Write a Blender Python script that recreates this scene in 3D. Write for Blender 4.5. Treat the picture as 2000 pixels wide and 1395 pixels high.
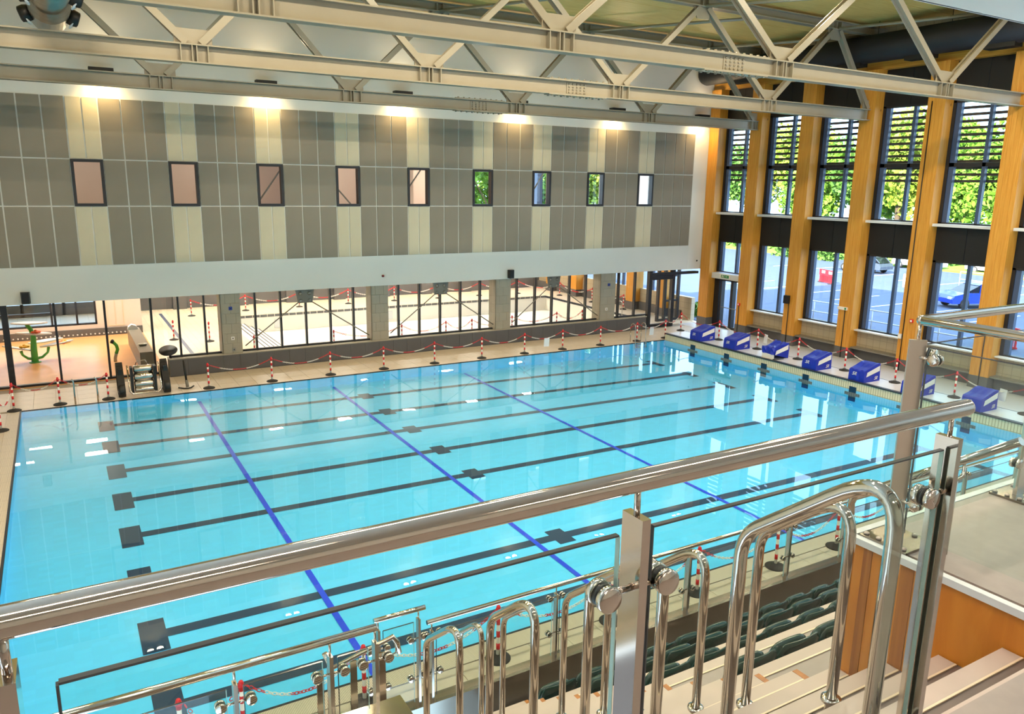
import bpy, math, random
from mathutils import Vector, Matrix

# ------------------------------------------------------------------ reset
for o in list(bpy.data.objects):
    bpy.data.objects.remove(o)
sc = bpy.context.scene
COL = sc.collection
RNG = random.Random(11)

# ------------------------------------------------------------------ camera
CAM_POS = Vector((1.3771, -9.3607, 6.8381))
yaw, pitch, roll = 0.5308, -0.2196, 0.0162
d_ = Vector((math.sin(yaw) * math.cos(pitch), math.cos(yaw) * math.cos(pitch), math.sin(pitch)))
r_ = Vector((math.cos(yaw), -math.sin(yaw), 0))
u_ = r_.cross(d_)
r2 = r_ * math.cos(roll) + u_ * math.sin(roll)
u2 = u_ * math.cos(roll) - r_ * math.sin(roll)
cam_data = bpy.data.cameras.new('camera')
cam = bpy.data.objects.new('camera', cam_data)
COL.objects.link(cam)
cam.matrix_world = Matrix(((r2.x, u2.x, -d_.x, CAM_POS.x), (r2.y, u2.y, -d_.y, CAM_POS.y),
                           (r2.z, u2.z, -d_.z, CAM_POS.z), (0, 0, 0, 1)))
cam_data.sensor_fit = 'HORIZONTAL'
cam_data.sensor_width = 36.0
cam_data.lens = 1513.7547 / 2000 * 36.0
cam_data.clip_start = 0.05
cam_data.clip_end = 600
sc.camera = cam

# ------------------------------------------------------------------ world, sun, exposure
world = bpy.data.worlds.new('sky')
sc.world = world
world.use_nodes = True
wn = world.node_tree.nodes
wn['Background'].inputs[0].default_value = (0.52, 0.75, 1.0, 1)
wn['Background'].inputs[1].default_value = 4.4
sun_d = bpy.data.lights.new('sun', 'SUN')
sun_d.energy = 16.0
sun_d.angle = 0.01
sun_d.color = (1.0, 0.93, 0.80)
sun = bpy.data.objects.new('sun', sun_d)
COL.objects.link(sun)
sun.rotation_euler = Vector((0.80, 0.30, -0.52)).to_track_quat('-Z', 'Y').to_euler()
vs = sc.view_settings
vs.view_transform = 'Standard'
vs.look = 'None'
vs.gamma = 1.0
vs.use_curve_mapping = False
vs.exposure = 0.55
sc.cycles.use_denoising = True
sc.cycles.use_adaptive_sampling = True
sc.cycles.adaptive_threshold = 0.03
sc.cycles.max_bounces = 8
sc.cycles.diffuse_bounces = 4
sc.cycles.glossy_bounces = 5
sc.cycles.transparent_max_bounces = 24
sc.cycles.transmission_bounces = 6
sc.cycles.sample_clamp_indirect = 6.0
sc.cycles.caustics_reflective = False
sc.cycles.caustics_refractive = False

# ------------------------------------------------------------------ materials
def lin(c):
    return tuple((v / 12.92 if v <= 0.04045 else ((v + 0.055) / 1.055) ** 2.4) for v in c)

def rgb(r, g, b):
    return lin((r / 255, g / 255, b / 255)) + (1,)

MATS = {}

def mat(name, color, rough=0.5, metal=0.0, spec=0.5, var=0.0, vscale=3.0, bump=0.0, bscale=40.0, stretch=None, coat=0.0):
    m = bpy.data.materials.new(name)
    m.use_nodes = True
    nt = m.node_tree
    b = nt.nodes['Principled BSDF']
    b.inputs['Base Color'].default_value = color
    b.inputs['Roughness'].default_value = rough
    b.inputs['Metallic'].default_value = metal
    b.inputs['Specular IOR Level'].default_value = spec
    b.inputs['Coat Weight'].default_value = coat
    tc = None
    if var or bump:
        tc = nt.nodes.new('ShaderNodeTexCoord')
        mp = nt.nodes.new('ShaderNodeMapping')
        nt.links.new(tc.outputs['Object'], mp.inputs['Vector'])
        if stretch:
            mp.inputs['Scale'].default_value = stretch
    if var:
        n = nt.nodes.new('ShaderNodeTexNoise')
        n.inputs['Scale'].default_value = vscale
        n.inputs['Detail'].default_value = 5
        nt.links.new(mp.outputs['Vector'], n.inputs['Vector'])
        cr = nt.nodes.new('ShaderNodeValToRGB')
        lo = tuple(max(0, c * (1 - var)) for c in color[:3]) + (1,)
        hi = tuple(min(1, c * (1 + var)) for c in color[:3]) + (1,)
        cr.color_ramp.elements[0].position = 0.3
        cr.color_ramp.elements[1].position = 0.7
        cr.color_ramp.elements[0].color = lo
        cr.color_ramp.elements[1].color = hi
        nt.links.new(n.outputs['Fac'], cr.inputs['Fac'])
        nt.links.new(cr.outputs['Color'], b.inputs['Base Color'])
    if bump:
        n2 = nt.nodes.new('ShaderNodeTexNoise')
        n2.inputs['Scale'].default_value = bscale
        n2.inputs['Detail'].default_value = 4
        nt.links.new(mp.outputs['Vector'], n2.inputs['Vector'])
        bp = nt.nodes.new('ShaderNodeBump')
        bp.inputs['Strength'].default_value = bump
        bp.inputs['Distance'].default_value = 0.02
        nt.links.new(n2.outputs['Fac'], bp.inputs['Height'])
        nt.links.new(bp.outputs['Normal'], b.inputs['Normal'])
    MATS[name] = m
    return m

def wood(name, c1, c2, stretch, knot=True, rough=0.45, kscale=2.2):
    m = bpy.data.materials.new(name)
    m.use_nodes = True
    nt = m.node_tree
    b = nt.nodes['Principled BSDF']
    b.inputs['Roughness'].default_value = rough
    tc = nt.nodes.new('ShaderNodeTexCoord')
    mp = nt.nodes.new('ShaderNodeMapping')
    mp.inputs['Scale'].default_value = stretch
    nt.links.new(tc.outputs['Object'], mp.inputs['Vector'])
    n = nt.nodes.new('ShaderNodeTexNoise')
    n.inputs['Scale'].default_value = 3.0
    n.inputs['Detail'].default_value = 8
    n.inputs['Distortion'].default_value = 0.6
    nt.links.new(mp.outputs['Vector'], n.inputs['Vector'])
    cr = nt.nodes.new('ShaderNodeValToRGB')
    cr.color_ramp.elements[0].position = 0.35
    cr.color_ramp.elements[1].position = 0.65
    cr.color_ramp.elements[0].color = c1
    cr.color_ramp.elements[1].color = c2
    nt.links.new(n.outputs['Fac'], cr.inputs['Fac'])
    out = cr.outputs['Color']
    if knot:
        v = nt.nodes.new('ShaderNodeTexVoronoi')
        v.inputs['Scale'].default_value = kscale
        mp2 = nt.nodes.new('ShaderNodeMapping')
        mp2.inputs['Scale'].default_value = tuple(1.0 if s > 2 else 0.55 for s in stretch)
        nt.links.new(tc.outputs['Object'], mp2.inputs['Vector'])
        nt.links.new(mp2.outputs['Vector'], v.inputs['Vector'])
        k = nt.nodes.new('ShaderNodeValToRGB')
        k.color_ramp.elements[0].position = 0.03
        k.color_ramp.elements[1].position = 0.085
        k.color_ramp.elements[0].color = (1, 1, 1, 1)
        k.color_ramp.elements[1].color = (0, 0, 0, 1)
        nt.links.new(v.outputs['Distance'], k.inputs['Fac'])
        mx = nt.nodes.new('ShaderNodeMixRGB')
        nt.links.new(k.outputs['Color'], mx.inputs['Fac'])
        nt.links.new(out, mx.inputs['Color1'])
        mx.inputs['Color2'].default_value = tuple(c * 0.28 for c in c1[:3]) + (1,)
        out = mx.outputs['Color']
    nt.links.new(out, b.inputs['Base Color'])
    MATS[name] = m
    return m

def tiled(name, color, grout, w, h, rough=0.4, offset=0.0, mortar=0.01, spec=0.5):
    """small tiles too fine to model: brick texture in world metres (x/y or x/z chosen by normal)"""
    m = bpy.data.materials.new(name)
    m.use_nodes = True
    nt = m.node_tree
    b = nt.nodes['Principled BSDF']
    b.inputs['Roughness'].default_value = rough
    b.inputs['Specular IOR Level'].default_value = spec
    tc = nt.nodes.new('ShaderNodeTexCoord')
    geo = nt.nodes.new('ShaderNodeNewGeometry')
    sp = nt.nodes.new('ShaderNodeSeparateXYZ')
    nt.links.new(tc.outputs['Object'], sp.inputs[0])
    sn = nt.nodes.new('ShaderNodeSeparateXYZ')
    nt.links.new(geo.outputs['True Normal'], sn.inputs[0])

    def absgt(sock):
        a = nt.nodes.new('ShaderNodeMath'); a.operation = 'ABSOLUTE'
        nt.links.new(sock, a.inputs[0])
        g = nt.nodes.new('ShaderNodeMath'); g.operation = 'GREATER_THAN'; g.inputs[1].default_value = 0.6
        nt.links.new(a.outputs[0], g.inputs[0])
        return g.outputs[0]
    isx, isz = absgt(sn.outputs['X']), absgt(sn.outputs['Z'])

    def mixv(f, a, c):
        mm = nt.nodes.new('ShaderNodeMix')
        nt.links.new(f, mm.inputs[0]); nt.links.new(a, mm.inputs[2]); nt.links.new(c, mm.inputs[3])
        return mm.outputs[0]
    U = mixv(isx, sp.outputs['X'], sp.outputs['Y'])
    V = mixv(isz, sp.outputs['Z'], sp.outputs['Y'])
    cb = nt.nodes.new('ShaderNodeCombineXYZ')
    nt.links.new(U, cb.inputs[0]); nt.links.new(V, cb.inputs[1])
    br = nt.nodes.new('ShaderNodeTexBrick')
    br.offset = offset
    br.inputs['Scale'].default_value = 1.0
    br.inputs['Brick Width'].default_value = w
    br.inputs['Row Height'].default_value = h
    br.inputs['Mortar Size'].default_value = mortar
    br.inputs['Color1'].default_value = color
    br.inputs['Color2'].default_value = tuple(c * 0.93 for c in color[:3]) + (1,)
    br.inputs['Mortar'].default_value = grout
    nt.links.new(cb.outputs[0], br.inputs['Vector'])
    nt.links.new(br.outputs['Color'], b.inputs['Base Color'])
    MATS[name] = m
    return m

def glass(name, tint=(1, 1, 1), ior=1.5, rough=0.0, bump=0.0, bscale=1.0, gloss=(1, 1, 1)):
    """thin clear sheet: Fresnel mix of mirror and straight transmission"""
    m = bpy.data.materials.new(name)
    m.use_nodes = True
    nt = m.node_tree
    nt.nodes.clear()
    out = nt.nodes.new('ShaderNodeOutputMaterial')
    fr = nt.nodes.new('ShaderNodeFresnel')
    fr.inputs['IOR'].default_value = ior
    tr = nt.nodes.new('ShaderNodeBsdfTransparent')
    tr.inputs['Color'].default_value = tuple(tint) + (1,)
    gl = nt.nodes.new('ShaderNodeBsdfGlossy')
    gl.inputs['Roughness'].default_value = rough
    gl.inputs['Color'].default_value = tuple(gloss) + (1,)
    mx = nt.nodes.new('ShaderNodeMixShader')
    # a sheet's far face only transmits (a thin sheet has no total reflection)
    ge = nt.nodes.new('ShaderNodeNewGeometry')
    inv = nt.nodes.new('ShaderNodeMath'); inv.operation = 'SUBTRACT'; inv.inputs[0].default_value = 1.0
    nt.links.new(ge.outputs['Backfacing'], inv.inputs[1])
    mu = nt.nodes.new('ShaderNodeMath'); mu.operation = 'MULTIPLY'
    nt.links.new(fr.outputs[0], mu.inputs[0]); nt.links.new(inv.outputs[0], mu.inputs[1])
    nt.links.new(mu.outputs[0], mx.inputs[0])
    nt.links.new(tr.outputs[0], mx.inputs[1])
    nt.links.new(gl.outputs[0], mx.inputs[2])
    nt.links.new(mx.outputs[0], out.inputs['Surface'])
    if bump:
        tc = nt.nodes.new('ShaderNodeTexCoord')
        n = nt.nodes.new('ShaderNodeTexNoise')
        n.inputs['Scale'].default_value = bscale
        n.inputs['Detail'].default_value = 2
        nt.links.new(tc.outputs['Object'], n.inputs['Vector'])
        bp = nt.nodes.new('ShaderNodeBump')
        bp.inputs['Strength'].default_value = bump
        bp.inputs['Distance'].default_value = 0.05
        nt.links.new(n.outputs['Fac'], bp.inputs['Height'])
        nt.links.new(bp.outputs['Normal'], gl.inputs['Normal'])
        nt.links.new(bp.outputs['Normal'], fr.inputs['Normal'])
    MATS[name] = m
    return m

def emit(name, color, strength):
    m = bpy.data.materials.new(name)
    m.use_nodes = True
    nt = m.node_tree
    nt.nodes.clear()
    out = nt.nodes.new('ShaderNodeOutputMaterial')
    e = nt.nodes.new('ShaderNodeEmission')
    e.inputs[0].default_value = tuple(color) + (1,)
    e.inputs[1].default_value = strength
    nt.links.new(e.outputs[0], out.inputs['Surface'])
    MATS[name] = m
    return m

mat('white_wall', rgb(226, 226, 220), 0.7, var=0.02, vscale=0.7)
mat('room_wall', rgb(226, 208, 196), 0.7)
mat('panel_dark', rgb(137, 130, 117), 0.75, var=0.05, vscale=1.3, bump=0.15, bscale=120)
mat('panel_light', rgb(201, 193, 168), 0.75, var=0.04, vscale=1.3, bump=0.15, bscale=120)
mat('black_frame', rgb(28, 28, 33), 0.45)
mat('mullion_blue', rgb(62, 80, 112), 0.4)
mat('black_panel', rgb(11, 11, 14), 0.6)
mat('steel_paint', rgb(150, 142, 124), 0.30, var=0.03, vscale=2, bump=0.06, bscale=6)
mat('grey_metal', rgb(150, 148, 140), 0.35, metal=0.7)
mat('duct_metal', rgb(150, 145, 135), 0.3, metal=0.85, var=0.08, vscale=4)
mat('black_fabric', rgb(12, 13, 20), 0.6, bump=0.2, bscale=30)
mat('black_plastic', rgb(18, 18, 19), 0.5)
mat('rubber', rgb(40, 38, 37), 0.8)
mat('polished', (0.62, 0.545, 0.475, 1), 0.09, metal=1.0)
mat('brushed', (0.74, 0.67, 0.59, 1), 0.36, metal=1.0)
mat('satin_steel', (0.58, 0.52, 0.46, 1), 0.26, metal=1.0)
mat('deck_tile', rgb(194, 181, 163), 0.42, var=0.05, vscale=5)
mat('tile_bed', rgb(150, 138, 122), 0.7)
mat('deck_daylit', rgb(200, 199, 203), 0.35, var=0.03, vscale=5)  # bluish window daylight mixed into the deck colour
tiled('deck_plain', rgb(193, 180, 162), rgb(160, 148, 132), 0.6, 0.6, 0.42)
tiled('grating', rgb(216, 204, 186), rgb(150, 140, 126), 0.02, 0.6, 0.5, mortar=0.004)
tiled('pool_tile', rgb(80, 195, 250), rgb(77, 189, 246), 0.25, 0.125, 0.4, mortar=0.004)
mat('lane_black', rgb(0, 46, 78), 0.4)  # blue scattering of the lit water mixed into the line colour
mat('lane_blue', rgb(0, 62, 222), 0.4)
mat('cream_tile', rgb(226, 214, 180), 0.4)
tiled('cream_ribs', rgb(228, 216, 182), rgb(170, 158, 128), 0.09, 1.0, 0.4, mortar=0.012)
mat('edge_dark', rgb(38, 42, 50), 0.5)
mat('plinth_tile', rgb(92, 90, 90), 0.45, var=0.06, vscale=2)
mat('pillar_tile', rgb(163, 155, 137), 0.45, var=0.04, vscale=2)
mat('grout', rgb(128, 121, 108), 0.8)
tiled('wall_tile', rgb(178, 165, 140), rgb(150, 140, 118), 0.3, 0.3, 0.45)
mat('sill_white', rgb(214, 216, 218), 0.45)
wood('glulam', rgb(198, 132, 40), rgb(216, 156, 64), (9, 9, 0.35))
wood('glulam_beam', rgb(198, 132, 40), rgb(216, 156, 64), (9, 0.35, 9))
wood('ceiling_wood', rgb(214, 178, 98), rgb(230, 198, 120), (0.4, 6, 6), knot=False)
wood('clt', rgb(196, 118, 30), rgb(214, 138, 44), (2.5, 2.5, 0.5), kscale=1.6)
wood('clt_edge', rgb(150, 86, 24), rgb(178, 110, 38), (8, 8, 0.4), knot=False)
mat('grey_floor', rgb(156, 144, 137), 0.55, var=0.05, vscale=14)
mat('nosing', rgb(188, 170, 158), 0.5, var=0.03, vscale=9)
mat('nosing_edge', rgb(226, 206, 176), 0.3)
mat('riser', rgb(112, 98, 90), 0.6)
mat('seat_green', rgb(11, 54, 45), 0.22, spec=0.6)
mat('red_plastic', rgb(208, 26, 34), 0.4)
mat('white_plastic', rgb(238, 232, 224), 0.45)
mat('cover_blue', rgb(16, 42, 168), 0.45, bump=0.5, bscale=5)
mat('splash_floor', rgb(226, 168, 110), 0.35, var=0.05, vscale=1.5)
tiled('learner_tile', rgb(232, 214, 188), rgb(205, 186, 160), 0.3, 0.3, 0.4)
mat('basin_white', rgb(240, 236, 226), 0.5)
mat('green_plastic', rgb(76, 168, 44), 0.35)
mat('yellow_plastic', rgb(244, 190, 40), 0.4)
mat('orange_plastic', rgb(232, 98, 30), 0.4)
mat('counter_grey', rgb(120, 116, 106), 0.4)
mat('asphalt', rgb(72, 84, 110), 0.85, var=0.08, vscale=0.6)
mat('grass', rgb(120, 150, 50), 0.9, var=0.25, vscale=0.8)
mat('line_white', rgb(225, 225, 225), 0.7)
mat('leaf_a', rgb(112, 150, 44), 0.7, var=0.3, vscale=0.6)
mat('leaf_b', rgb(86, 128, 44), 0.7, var=0.3, vscale=0.6)
mat('leaf_c', rgb(140, 160, 52), 0.7, var=0.3, vscale=0.6)
mat('bark', rgb(86, 70, 54), 0.9)
mat('car_grey', rgb(88, 98, 110), 0.25, metal=0.3, coat=0.5)
mat('car_white', rgb(232, 234, 238), 0.25, coat=0.5)
mat('car_blue', rgb(24, 66, 190), 0.25, coat=0.5)
mat('car_glass', rgb(20, 24, 30), 0.08)
mat('hub_silver', rgb(190, 192, 196), 0.3, metal=0.8)
mat('louvre', rgb(58, 46, 44), 0.6)
mat('sign_green', rgb(20, 130, 70), 0.5)
mat('paper', rgb(222, 226, 230), 0.7)
mat('device_blue', rgb(36, 60, 150), 0.4)
mat('dark_red', rgb(120, 16, 20), 0.4)
mat('kerb_steel', (0.27, 0.235, 0.20, 1), 0.22, metal=1.0)
glass('pane', (0.97, 0.985, 0.98), 1.45)
glass('pane_inner', (0.96, 0.97, 0.96), 1.35)
glass('balustrade_glass', (0.93, 0.975, 0.96), 1.35)
mat('glass_edge', rgb(70, 72, 76), 0.12)
mat('glass_edge_pale', rgb(176, 200, 194), 0.15)
glass('water', (0.95, 1.0, 1.0), 1.31, rough=0.0, bump=0.03, bscale=0.9, gloss=(0.86, 0.93, 1.0))
emit('lamp_warm', (1.0, 0.80, 0.48), 60)
emit('lamp_white', (1.0, 0.90, 0.76), 30)
emit('lamp_panel', (1.0, 0.90, 0.78), 14)

# ------------------------------------------------------------------ mesh builder
class MB:
    def __init__(s):
        s.v, s.f, s.mi, s.sm = [], [], [], []

    def add(s, vs, fs, mi=0, smooth=False):
        o = len(s.v)
        s.v += [tuple(p) for p in vs]
        for f in fs:
            s.f.append([i + o for i in f]); s.mi.append(mi); s.sm.append(smooth)
        return s

    def box(s, x0, x1, y0, y1, z0, z1, mi=0):
        v = [(x0, y0, z0), (x1, y0, z0), (x1, y1, z0), (x0, y1, z0), (x0, y0, z1), (x1, y0, z1), (x1, y1, z1), (x0, y1, z1)]
        f = [(0, 3, 2, 1), (4, 5, 6, 7), (0, 1, 5, 4), (1, 2, 6, 5), (2, 3, 7, 6), (3, 0, 4, 7)]
        return s.add(v, f, mi)

    def bar(s, p0, p1, w, h, up=(0, 0, 1), mi=0):
        """box between two points, w across, h along 'up'"""
        p0, p1 = Vector(p0), Vector(p1)
        d = (p1 - p0).normalized()
        a = d.cross(Vector(up))
        if a.length < 1e-4:
            a = d.cross(Vector((0, 1, 0)))
        a.normalize()
        b = a.cross(d).normalized()
        a, b = a * w / 2, b * h / 2
        v = [p0 - a - b, p0 + a - b, p0 + a + b, p0 - a + b, p1 - a - b, p1 + a - b, p1 + a + b, p1 - a + b]
        f = [(0, 1, 2, 3), (7, 6, 5, 4), (0, 4, 5, 1), (1, 5, 6, 2), (2, 6, 7, 3), (3, 7, 4, 0)]
        return s.add(v, f, mi)

    def tube(s, pts, r, n=12, mi=0, caps=True, rads=None):
        pts = [Vector(p) for p in pts]
        rings = []
        t0 = (pts[1] - pts[0]).normalized()
        a = t0.cross(Vector((0, 0, 1)))
        if a.length < 1e-3:
            a = t0.cross(Vector((0, 1, 0)))
        a.normalize()
        vs = []
        for i, p in enumerate(pts):
            if i == 0: t = t0
            elif i == len(pts) - 1: t = (pts[-1] - pts[-2]).normalized()
            else: t = ((pts[i] - pts[i - 1]).normalized() + (pts[i + 1] - pts[i]).normalized()).normalized()
            a = (a - t * a.dot(t)).normalized()
            b = t.cross(a)
            rr = rads[i] if rads else r
            for k in range(n):
                q = 2 * math.pi * k / n
                vs.append(p + (a * math.cos(q) + b * math.sin(q)) * rr)
        fs = []
        for i in range(len(pts) - 1):
            for k in range(n):
                k2 = (k + 1) % n
                fs.append((i * n + k, i * n + k2, (i + 1) * n + k2, (i + 1) * n + k))
        s.add(vs, fs, mi, True)
        if caps:
            o = len(s.v) - len(vs)
            s.f.append([o + k for k in range(n)][::-1]); s.mi.append(mi); s.sm.append(False)
            e = o + (len(pts) - 1) * n
            s.f.append([e + k for k in range(n)]); s.mi.append(mi); s.sm.append(False)
        return s

    def lathe(s, c, prof, n=16, mi=0, axis=(0, 0, 1)):
        """profile (r, h) revolved around an axis through c"""
        ax = Vector(axis).normalized()
        a = ax.cross(Vector((1, 0, 0)))
        if a.length < 1e-3: a = ax.cross(Vector((0, 1, 0)))
        a.normalize(); b = ax.cross(a)
        c = Vector(c)
        vs = []
        for (r, h) in prof:
            for k in range(n):
                q = 2 * math.pi * k / n
                vs.append(c + ax * h + (a * math.cos(q) + b * math.sin(q)) * r)
        fs = []
        for i in range(len(prof) - 1):
            for k in range(n):
                k2 = (k + 1) % n
                fs.append((i * n + k, i * n + k2, (i + 1) * n + k2, (i + 1) * n + k))
        fs.append(tuple(range(n))[::-1])
        e = (len(prof) - 1) * n
        fs.append(tuple(e + k for k in range(n)))
        return s.add(vs, fs, mi, True)

    def prism(s, poly, a, b, axis='y', mi=0):
        """poly of 2D points extruded from a to b along axis"""
        def P(p, t):
            if axis == 'y': return (p[0], t, p[1])
            if axis == 'x': return (t, p[0], p[1])
            return (p[0], p[1], t)
        n = len(poly)
        v = [P(p, a) for p in poly] + [P(p, b) for p in poly]
        f = [tuple(range(n)), tuple(range(2 * n - 1, n - 1, -1))]
        f += [(i, i + n, (i + 1) % n + n, (i + 1) % n) for i in range(n)]
        return s.add(v, f, mi)

    def ball(s, c, rx, ry=None, rz=None, n=12, m=8, mi=0):
        ry = ry or rx; rz = rz or rx
        vs, fs = [], []
        for i in range(m + 1):
            t = math.pi * i / m
            for k in range(n):
                q = 2 * math.pi * k / n
                vs.append((c[0] + rx * math.sin(t) * math.cos(q), c[1] + ry * math.sin(t) * math.sin(q), c[2] + rz * math.cos(t)))
        for i in range(m):
            for k in range(n):
                k2 = (k + 1) % n
                fs.append((i * n + k, (i + 1) * n + k, (i + 1) * n + k2, i * n + k2))
        return s.add(vs, fs, mi, True)

    def mesh(s, name, mats):
        me = bpy.data.meshes.new(name)
        me.from_pydata(s.v, [], s.f)
        for m in (mats if isinstance(mats, (list, tuple)) else [mats]):
            me.materials.append(MATS[m])
        me.polygons.foreach_set('material_index', s.mi)
        me.polygons.foreach_set('use_smooth', s.sm)
        me.update()
        return me

    def build(s, name, mats, parent=None):
        o = bpy.data.objects.new(name, s.mesh(name, mats))
        COL.objects.link(o)
        if parent is not None:
            o.parent = parent
        return o

def tag(o, label, cat=None, group=None, kind=None):
    o['label'] = label
    if cat: o['category'] = cat
    if group: o['group'] = group
    if kind: o['kind'] = kind
    return o

def thing(name, label, cat, loc=(0, 0, 0), group=None, kind=None, rotz=0.0):
    o = bpy.data.objects.new(name, None)
    COL.objects.link(o)
    o.location = loc
    o.rotation_euler = (0, 0, rotz)
    o.empty_display_size = 0.1
    return tag(o, label, cat, group, kind)

def inst(me, name, loc, parent=None, rotz=0.0, scale=None):
    o = bpy.data.objects.new(name, me)
    COL.objects.link(o)
    o.location = loc
    if rotz: o.rotation_euler = (0, 0, rotz)
    if scale: o.scale = scale
    if parent is not None: o.parent = parent
    return o

def copy_tree(o, parent=None):
    c = o.copy()
    COL.objects.link(c)
    c.parent = parent
    for ch in o.children:
        copy_tree(ch, c)
    return c

def B(x0, x1, y0, y1, z0, z1):
    return MB().box(x0, x1, y0, y1, z0, z1)

def arc(c, r, a0, a1, n, ax, bx):
    c, ax, bx = Vector(c), Vector(ax), Vector(bx)
    return [c + ax * r * math.cos(a0 + (a1 - a0) * i / n) + bx * r * math.sin(a0 + (a1 - a0) * i / n) for i in range(n + 1)]

ORD = ['first', 'second', 'third', 'fourth', 'fifth', 'sixth', 'seventh', 'eighth', 'ninth', 'tenth', 'eleventh', 'twelfth',
       'thirteenth', 'fourteenth', 'fifteenth', 'sixteenth', 'seventeenth', 'eighteenth']

def text_mesh(txt, size, matname, shear=0.0):
    cu = bpy.data.curves.new('lettering', 'FONT')
    cu.body = txt
    cu.size = size
    cu.shear = shear
    cu.extrude = 0.002
    cu.align_x = 'CENTER'
    cu.align_y = 'CENTER'
    ob = bpy.data.objects.new('lettering', cu)
    COL.objects.link(ob)
    dg = bpy.context.evaluated_depsgraph_get()
    me = bpy.data.meshes.new_from_object(ob.evaluated_get(dg))
    bpy.data.objects.remove(ob)
    me.materials.clear()
    me.materials.append(MATS[matname])
    return me

def area(name, loc, sx, sy, power, color, direction=(0, 0, -1), parent=None):
    l = bpy.data.lights.new(name, 'AREA')
    l.shape = 'RECTANGLE'
    l.size, l.size_y = sx, sy
    l.energy = power
    l.color = color
    o = bpy.data.objects.new(name, l)
    COL.objects.link(o)
    o.location = loc
    o.rotation_euler = Vector(direction).to_track_quat('-Z', 'Y').to_euler()
    if parent is not None: o.parent = parent
    return o

def spot(name, loc, power, color, direction, angle, blend=0.8, radius=0.06, parent=None):
    l = bpy.data.lights.new(name, 'SPOT')
    l.energy = power
    l.color = color
    l.spot_size = angle
    l.spot_blend = blend
    l.shadow_soft_size = radius
    o = bpy.data.objects.new(name, l)
    COL.objects.link(o)
    o.location = loc
    o.rotation_euler = Vector(direction).to_track_quat('-Z', 'Y').to_euler()
    if parent is not None: o.parent = parent
    return o

# ------------------------------------------------------------------ key dimensions (metres, water level z = 0)
W = 17.1            # pool width
L = 25.0            # pool length
YF = 19.55          # far wall face
ZC = 12.95          # ceiling
XR = 29.2           # inner face of the timber columns
XL = -5.0
ZG = 5.05           # spectator gallery floor
COLY = [16.6, 13.8, 10.98, 8.2, 5.34, 2.5, -0.3]

# ================================================================== STRUCTURE
# ---- floor
fl = MB()
fl.box(XL, 29.9, W + 0.02, 20.1, -0.4, -0.02)
fl.box(XL, -0.02, -3.2, W + 0.02, -0.4, -0.02)
fl.box(-0.02, 29.9, -3.2, -0.02, -0.4, -0.02)
fl.box(L + 0.02, 29.9, -0.02, W + 0.02, -0.4, -0.02)
floor = tag(fl.build('floor', 'tile_bed'), 'pale beige tiled deck around the swimming pool', 'floor', kind='structure')
t1 = MB().box(0.004, 0.596, 0.004, 0.576, -0.02, 0.0).mesh('deck_tile', 'deck_tile')
for i in range(49):
    for j in range(4):
        inst(t1, 'deck_tile', (-0.9 + i * 0.6, 17.36 + j * 0.58 - 0.13, 0), floor)
for i in range(19):
    for j in range(4):
        inst(t1, 'deck_tile', (4.0 + i * 0.6, -2.72 + j * 0.58, 0), floor)
for j in range(13):
    for i in range(2):
        inst(t1, 'deck_tile', (-1.55 + i * 0.6, 9.5 + j * 0.58, 0), floor)
# plain areas of the same tiling further off
B(XL, -0.9, 17.23, 20.1, -0.02, 0).build('deck_tiling', 'deck_plain', floor)
B(XL, -1.55, -3.2, W, -0.02, 0).build('deck_tiling', 'deck_plain', floor)
B(-1.55, -0.35, -3.2, 9.5, -0.02, 0).build('deck_tiling', 'deck_plain', floor)
B(0, 4.0, -3.2, -0.4, -0.02, 0).build('deck_tiling', 'deck_plain', floor)
B(15.4, 29.9, -3.2, -0.4, -0.02, 0).build('deck_tiling', 'deck_plain', floor)
B(26.3, 29.9, -0.4, 17.23, -0.02, 0).build('deck_tiling', 'deck_daylit', floor)
B(28.5, 29.9, 17.23, 20.1, -0.02, 0).build('deck_tiling', 'deck_daylit', floor)
for a in ((-0.3, L + 1.2, W + 0.03, 17.22), (-0.35, -0.03, -0.4, 17.22), (-0.03, L + 1.2, -0.38, -0.03)):
    B(a[0], a[1], a[2], a[3], -0.02, 0.002).build('gutter_grating', 'grating', floor)

# ---- pool basin: floor lies at the depth it appears to have through the still water
def depth(x, y):
    t = max(0, min(1, x / 25))
    far = 0.21 + 0.12 * min(1, x / 10) + 0.20 * max(0, (x - 10) / 15)
    near = 0.45 + 0.05 * min(1, x / 10) + 0.14 * max(0, (x - 10) / 15)
    s_ = max(0, min(1, y / W))
    return near * (1 - s_) + far * s_
NX, NY = 25, 8
bm = MB()
vs = [(L * i / NX, W * j / NY, -depth(L * i / NX, W * j / NY)) for j in range(NY + 1) for i in range(NX + 1)]
fs = [(j * (NX + 1) + i, j * (NX + 1) + i + 1, (j + 1) * (NX + 1) + i + 1, (j + 1) * (NX + 1) + i) for j in range(NY) for i in range(NX)]
bm.add(vs, fs)
basin = tag(bm.build('pool_basin', 'pool_tile'), 'turquoise tiled basin of the big swimming pool with dark lane lines', 'pool', kind='structure')
wl = MB()
wl.box(-0.02, 0, 0, W, -1.0, 0.0).box(-0.02, L, -0.02, 0, -1.0, 0.0).box(-0.02, L, W, W + 0.02, -1.0, 0.0).box(L, L + 0.02, 0, W, -1.0, -0.02)
wl.build('pool_wall', 'pool_tile', basin)
ed = MB()
ed.box(-0.045, 0.0, -0.045, W + 0.045, -0.03, 0.006)
ed.box(0, L, W, W + 0.035, -0.03, 0.006).box(0, L, -0.04, 0, -0.03, 0.006)
ed.build('edge_tile', 'edge_dark', basin)

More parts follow.
